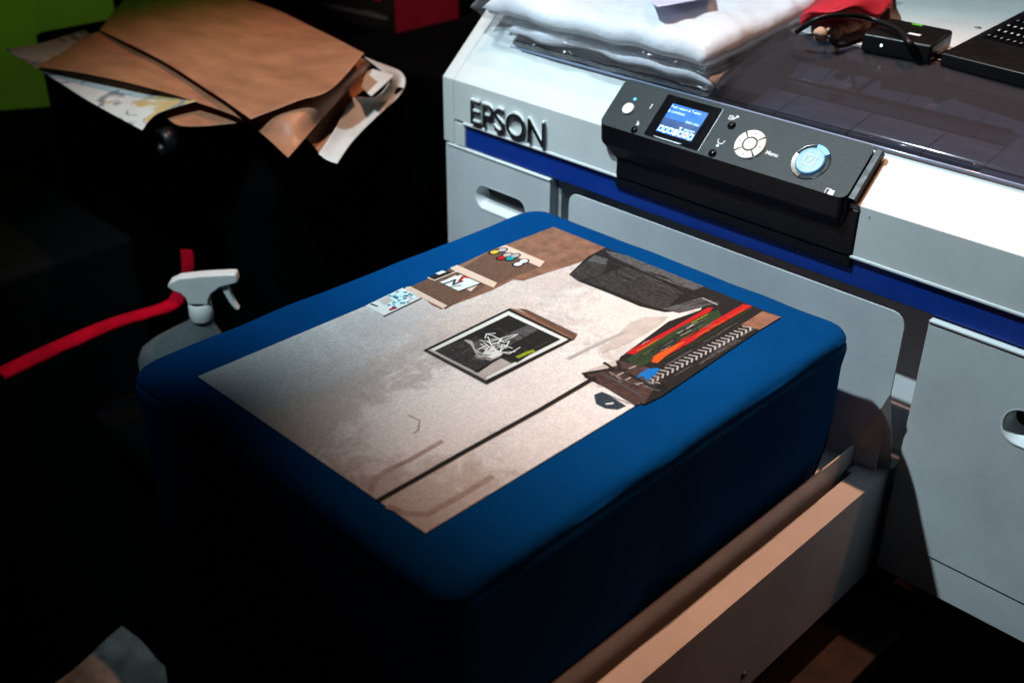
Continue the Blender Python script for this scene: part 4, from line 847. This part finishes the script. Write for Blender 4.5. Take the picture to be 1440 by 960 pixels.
# black tape roll at the front of the papers
tp = [(-0.6484, 0.0498, 0.0220)][0]
m = MB(); prof = [(.017, -.010), (.017, .010), (.011, .010), (.011, -.010), (.017, -.010)]
m.grid([[(tp[0]+r*math.cos(t), tp[1]+h, tp[2]-.012+r*math.sin(t)) for t in [2*math.pi*k/32 for k in range(32)]] for r, h in prof], BLACKP, True, True)
tag(m.build('tape_roll', None), 'glossy black tape roll under the front of the papers', 'tape roll')
# red strap along a black box
ED = [(-0.6163, -0.2228, -0.2000), (-0.6273, -0.1653, -0.2000), (-0.6413, -0.0932, -0.2000), (-0.6385, -0.0254, -0.2000), (-0.6429, 0.0273, -0.2000), (-0.6547, 0.0457, -0.1960)]
RS = [(-0.6128, -0.2239, -0.1980), (-0.6246, -0.1478, -0.1970), (-0.6343, -0.0674, -0.1980), (-0.6210, 0.0014, -0.1950), (-0.6331, 0.0273, -0.1900), (-0.6467, 0.0471, -0.1840), (-0.6570, 0.0584, -0.1650), (-0.6642, 0.0630, -0.1500)]
m = MB(); rows = []
n = 48
for i in range(n+1):
    p = cr(RS, i/n*(len(RS)-1)); q_ = cr(RS, min(1, (i+1)/n)*(len(RS)-1)); d = (q_-p); d = d.normalized() if d.length > 1e-6 else Vector((0, .5, 1)).normalized()
    side = d.cross(Vector((0.35, .2, 1))).normalized(); s_ = .009 + .001*noise.noise(p*20)
    if i > 40: side = Vector((.8, .6, 0))
    up = Vector((0, 0, 1))
    rows.append([p - side*s_*1.1 - up*.012, p - side*s_*.9 + up*.001, p + up*(.002+.002*noise.noise(p*90)), p + side*s_*(.9+.25*noise.noise(p*60)) + up*.001, p + side*s_*(1.+.25*noise.noise(p*60)) - up*.004])
m.grid(rows, REDT, True); o = m.build('red_strap', None); s_ = o.modifiers.new('s', 'SOLIDIFY'); s_.thickness = .002
tag(o, 'bright red strap running along the black box to the spray bottle', 'strap')
# spray bottle: body (hidden lower half behind the shirt), neck, collar, head, trigger
bx = [(-0.5095, -0.0116, -0.1589), (-0.5059, -0.0049, -0.1590)]
c0 = Vector(bx[0])
SB = thing('spray_bottle', 'clear plastic spray bottle with white trigger head behind the shirt', 'spray bottle', (c0.x, c0.y, c0.z-.16))
vd = Vector((.7118, .7024, 0)).normalized()   # picture right, in the ground plane
fd = Vector((-.65, .76, 0))
def bp_(a, h, dpt=0): return c0 + vd*a + Vector((0, 0, h)) + Vector((-vd.y, vd.x, 0))*dpt
m = MB(); prof = [(.0, .012), (-.006, .0125), (-.012, .015), (-.018, .021), (-.026, .029), (-.036, .038), (-.048, .045), (-.062, .049), (-.10, .050), (-.155, .050), (-.16, .046)]
rows = []
for h, r in prof:
    sh = -.030*min(1, max(0, (-h-.006)/.045)); rows.append([bp_(sh + r*1.15*math.cos(t), h, r*.75*math.sin(t)) for t in [2*math.pi*k/32 for k in range(32)]])
m.grid(rows, BOTTLE, True, True); m.add(rows[-1], [list(range(32))], BOTTLE); under(m.build('bottle_body', None), SB)
WP = mat('white_spray_plastic', (.72, .76, .76), .35, var=.05, scale=40)
m = MB(); rows = [[bp_(r*math.cos(t), h, r*math.sin(t)) for t in [2*math.pi*k/32 for k in range(32)]] for h, r in ((-.006, .0135), (.0, .0145), (.014, .0140), (.016, .0120))]
m.grid(rows, WP, True, True); under(m.build('collar', None), SB)
out = [(-.034, .040), (-.031, .046), (-.018, .052), (.010, .0555), (.040, .0575), (.0495, .0575), (.0505, .051), (.0510, .046), (.044, .044), (.030, .040), (.018, .031), (.013, .022), (.0125, .016), (-.0125, .016), (-.0135, .024), (-.019, .031), (-.027, .034)]
m = MB(); n = len(out); w_ = .0085
A1_ = [bp_(a*1.0, h, -w_) for a, h in out]; A2_ = [bp_(a, h, w_) for a, h in out]
m.add(A1_+A2_, [list(range(n)), list(range(n, 2*n))[::-1]] + [(i, (i+1) % n, n+(i+1) % n, n+i) for i in range(n)], WP); under(m.build('spray_head', None, bevel=.0022, angle=20), SB)
tr = [(.026, .038, .006), (.034, .036, .005), (.0365, .028, .0042), (.040, .018, .0036), (.0455, .008, .0028)]
m = MB(); rows = []
for a, h, t_ in tr: rows.append([bp_(a-t_*.8, h, -.0045), bp_(a+t_*.8, h, -.0045), bp_(a+t_*.8, h, .0045), bp_(a-t_*.8, h, .0045)])
m.grid(rows, WP, False, True); m.add(rows[-1], [(0, 1, 2, 3)], WP); under(m.build('trigger', None, bevel=.0012), SB)
# stool that carries the bottle
m = MB(); m.box(c0.x-.16, c0.x+.10, c0.y-.10, c0.y+.12, c0.z-.20, c0.z-.161, BLACKC); m.box(c0.x-.14, c0.x+.08, c0.y-.08, c0.y+.10, -1.0, c0.z-.20, BLACKC)
tag(m.build('black_stool', None, bevel=.006), 'black stool under the spray bottle', 'stool')
# dark cupboard in front of the green wall
kq = [(-1.4995, 0.0240), (-1.3682, 0.2652)]
m = MB(); m.prism([kq[0], kq[1], (-1.0, -.15), (-1.2, -.8), (-2.2, -.9)], -.99, -.15, BLACKC, 'Z')
tag(m.build('dark_cupboard', None, bevel=.02), 'dark cupboard in front of the green wall at the far left', 'cupboard')
# red and black box in the background
RB = thing('red_box', 'red and black product box standing on a dark shelf', 'box')
RQ = [(-1.3413, 0.6249, -0.0200), (-0.9427, 0.6733, -0.0200), (-0.9450, 0.8271, -0.0200)]
a, b2, c = [Vector(p) for p in RQ]; dd = a + (c-b2)
m = MB(); hgt = Vector((0, 0, .34))
m.add([b2, c, c+hgt, b2+hgt], [(0, 1, 2, 3)], REDBOX); m.add([c, dd, dd+hgt, c+hgt], [(0, 1, 2, 3)], REDBOX); m.add([a, b2, b2+hgt, a+hgt], [(0, 1, 2, 3)], BOXBLK); m.add([dd, a, a+hgt, dd+hgt], [(0, 1, 2, 3)], BOXBLK)
m.add([a, b2, c, dd], [(0, 1, 2, 3)], BOXBLK); m.add([p+hgt for p in (a, b2, c, dd)], [(0, 1, 2, 3)], REDBOX)
bx_ = m.build('carton', RB)
ex = (b2-a); L_ = ex.length; ex.normalize(); nn = Vector((ex.y, -ex.x, 0))
m = MB()
RDK = mat('red_print', (.30, .01, .03), .5, var=.1); GP = mat('grey_print', (.12, .12, .13), .5, var=.1)
def onb(u, h, w2, h2, mt): p = a + ex*u*L_ + nn*.001 + Vector((0, 0, h)); q3 = ex*w2*L_; m.add([p, p+q3, p+q3+Vector((0, 0, h2)), p+Vector((0, 0, h2))], [(0, 1, 2, 3)], mt)
random.seed(2)
for k in range(22): onb(.55+.0185*k, .020, .012, .006+.004*random.random(), GP)
m.build('printed_text', RB, fix=False); m = MB()
for k in range(5): onb(.60+.07*k, .050+.01*(k % 2), .035, .012, RDK)
m.build('red_print', RB, fix=False)
m = MB(); p0 = a.lerp(c, .5)
m.box(-1.75, -.62, .55, 1.25, -.60, -.022, BLACKC); tag(m.build('dark_shelf', None, bevel=.004), 'dark shelf below the red and black box', 'shelf')
# pale sheet low at the bottom left
LS = [[(-0.5426, -0.2929, -0.6200), (-0.4722, -0.2800, -0.6200), (-0.3607, -0.2156, -0.6200)], [(-0.5512, -0.2281, -0.6100), (-0.4951, -0.2074, -0.6100), (-0.4210, -0.1808, -0.6000)], [(-0.5602, -0.1681, -0.6000), (-0.5222, -0.1639, -0.6000), (-0.4549, -0.1650, -0.6000)]]
m = MB(); m.grid(patch(LS, 24, 24, .006, 20), mat('pale_marbled_film', (.30, .31, .31), .45, var=.55, scale=16, c2=(.10, .105, .09)), True); o = m.build('crumpled_film', None)
s_ = o.modifiers.new('s', 'SOLIDIFY'); s_.thickness = .001; tag(o, 'pale crumpled plastic film low at the bottom left', 'plastic film')
spot('room_or_added_spot', (-.6, -1.0, .9), (-.42, -.33, -.6), 1.2, COOL, 26, .8, .03)
# waste bin that holds the film up
m = MB(); q4 = [Vector(p) for p in [(-0.5475, -0.3137, -0.6400), (-0.5901, -0.1590, -0.6400), (-0.4891, -0.1516, -0.6400), (-0.3834, -0.2449, -0.6400)]]
m.add(q4 + [p-Vector((0, 0, .35)) for p in q4], [(0,1,2,3), (7,6,5,4), (0,4,5,1), (1,5,6,2), (2,6,7,3), (3,7,4,0)], BLACKC); tag(m.build('black_bin', None), 'black bin under the pale crumpled film', 'bin')
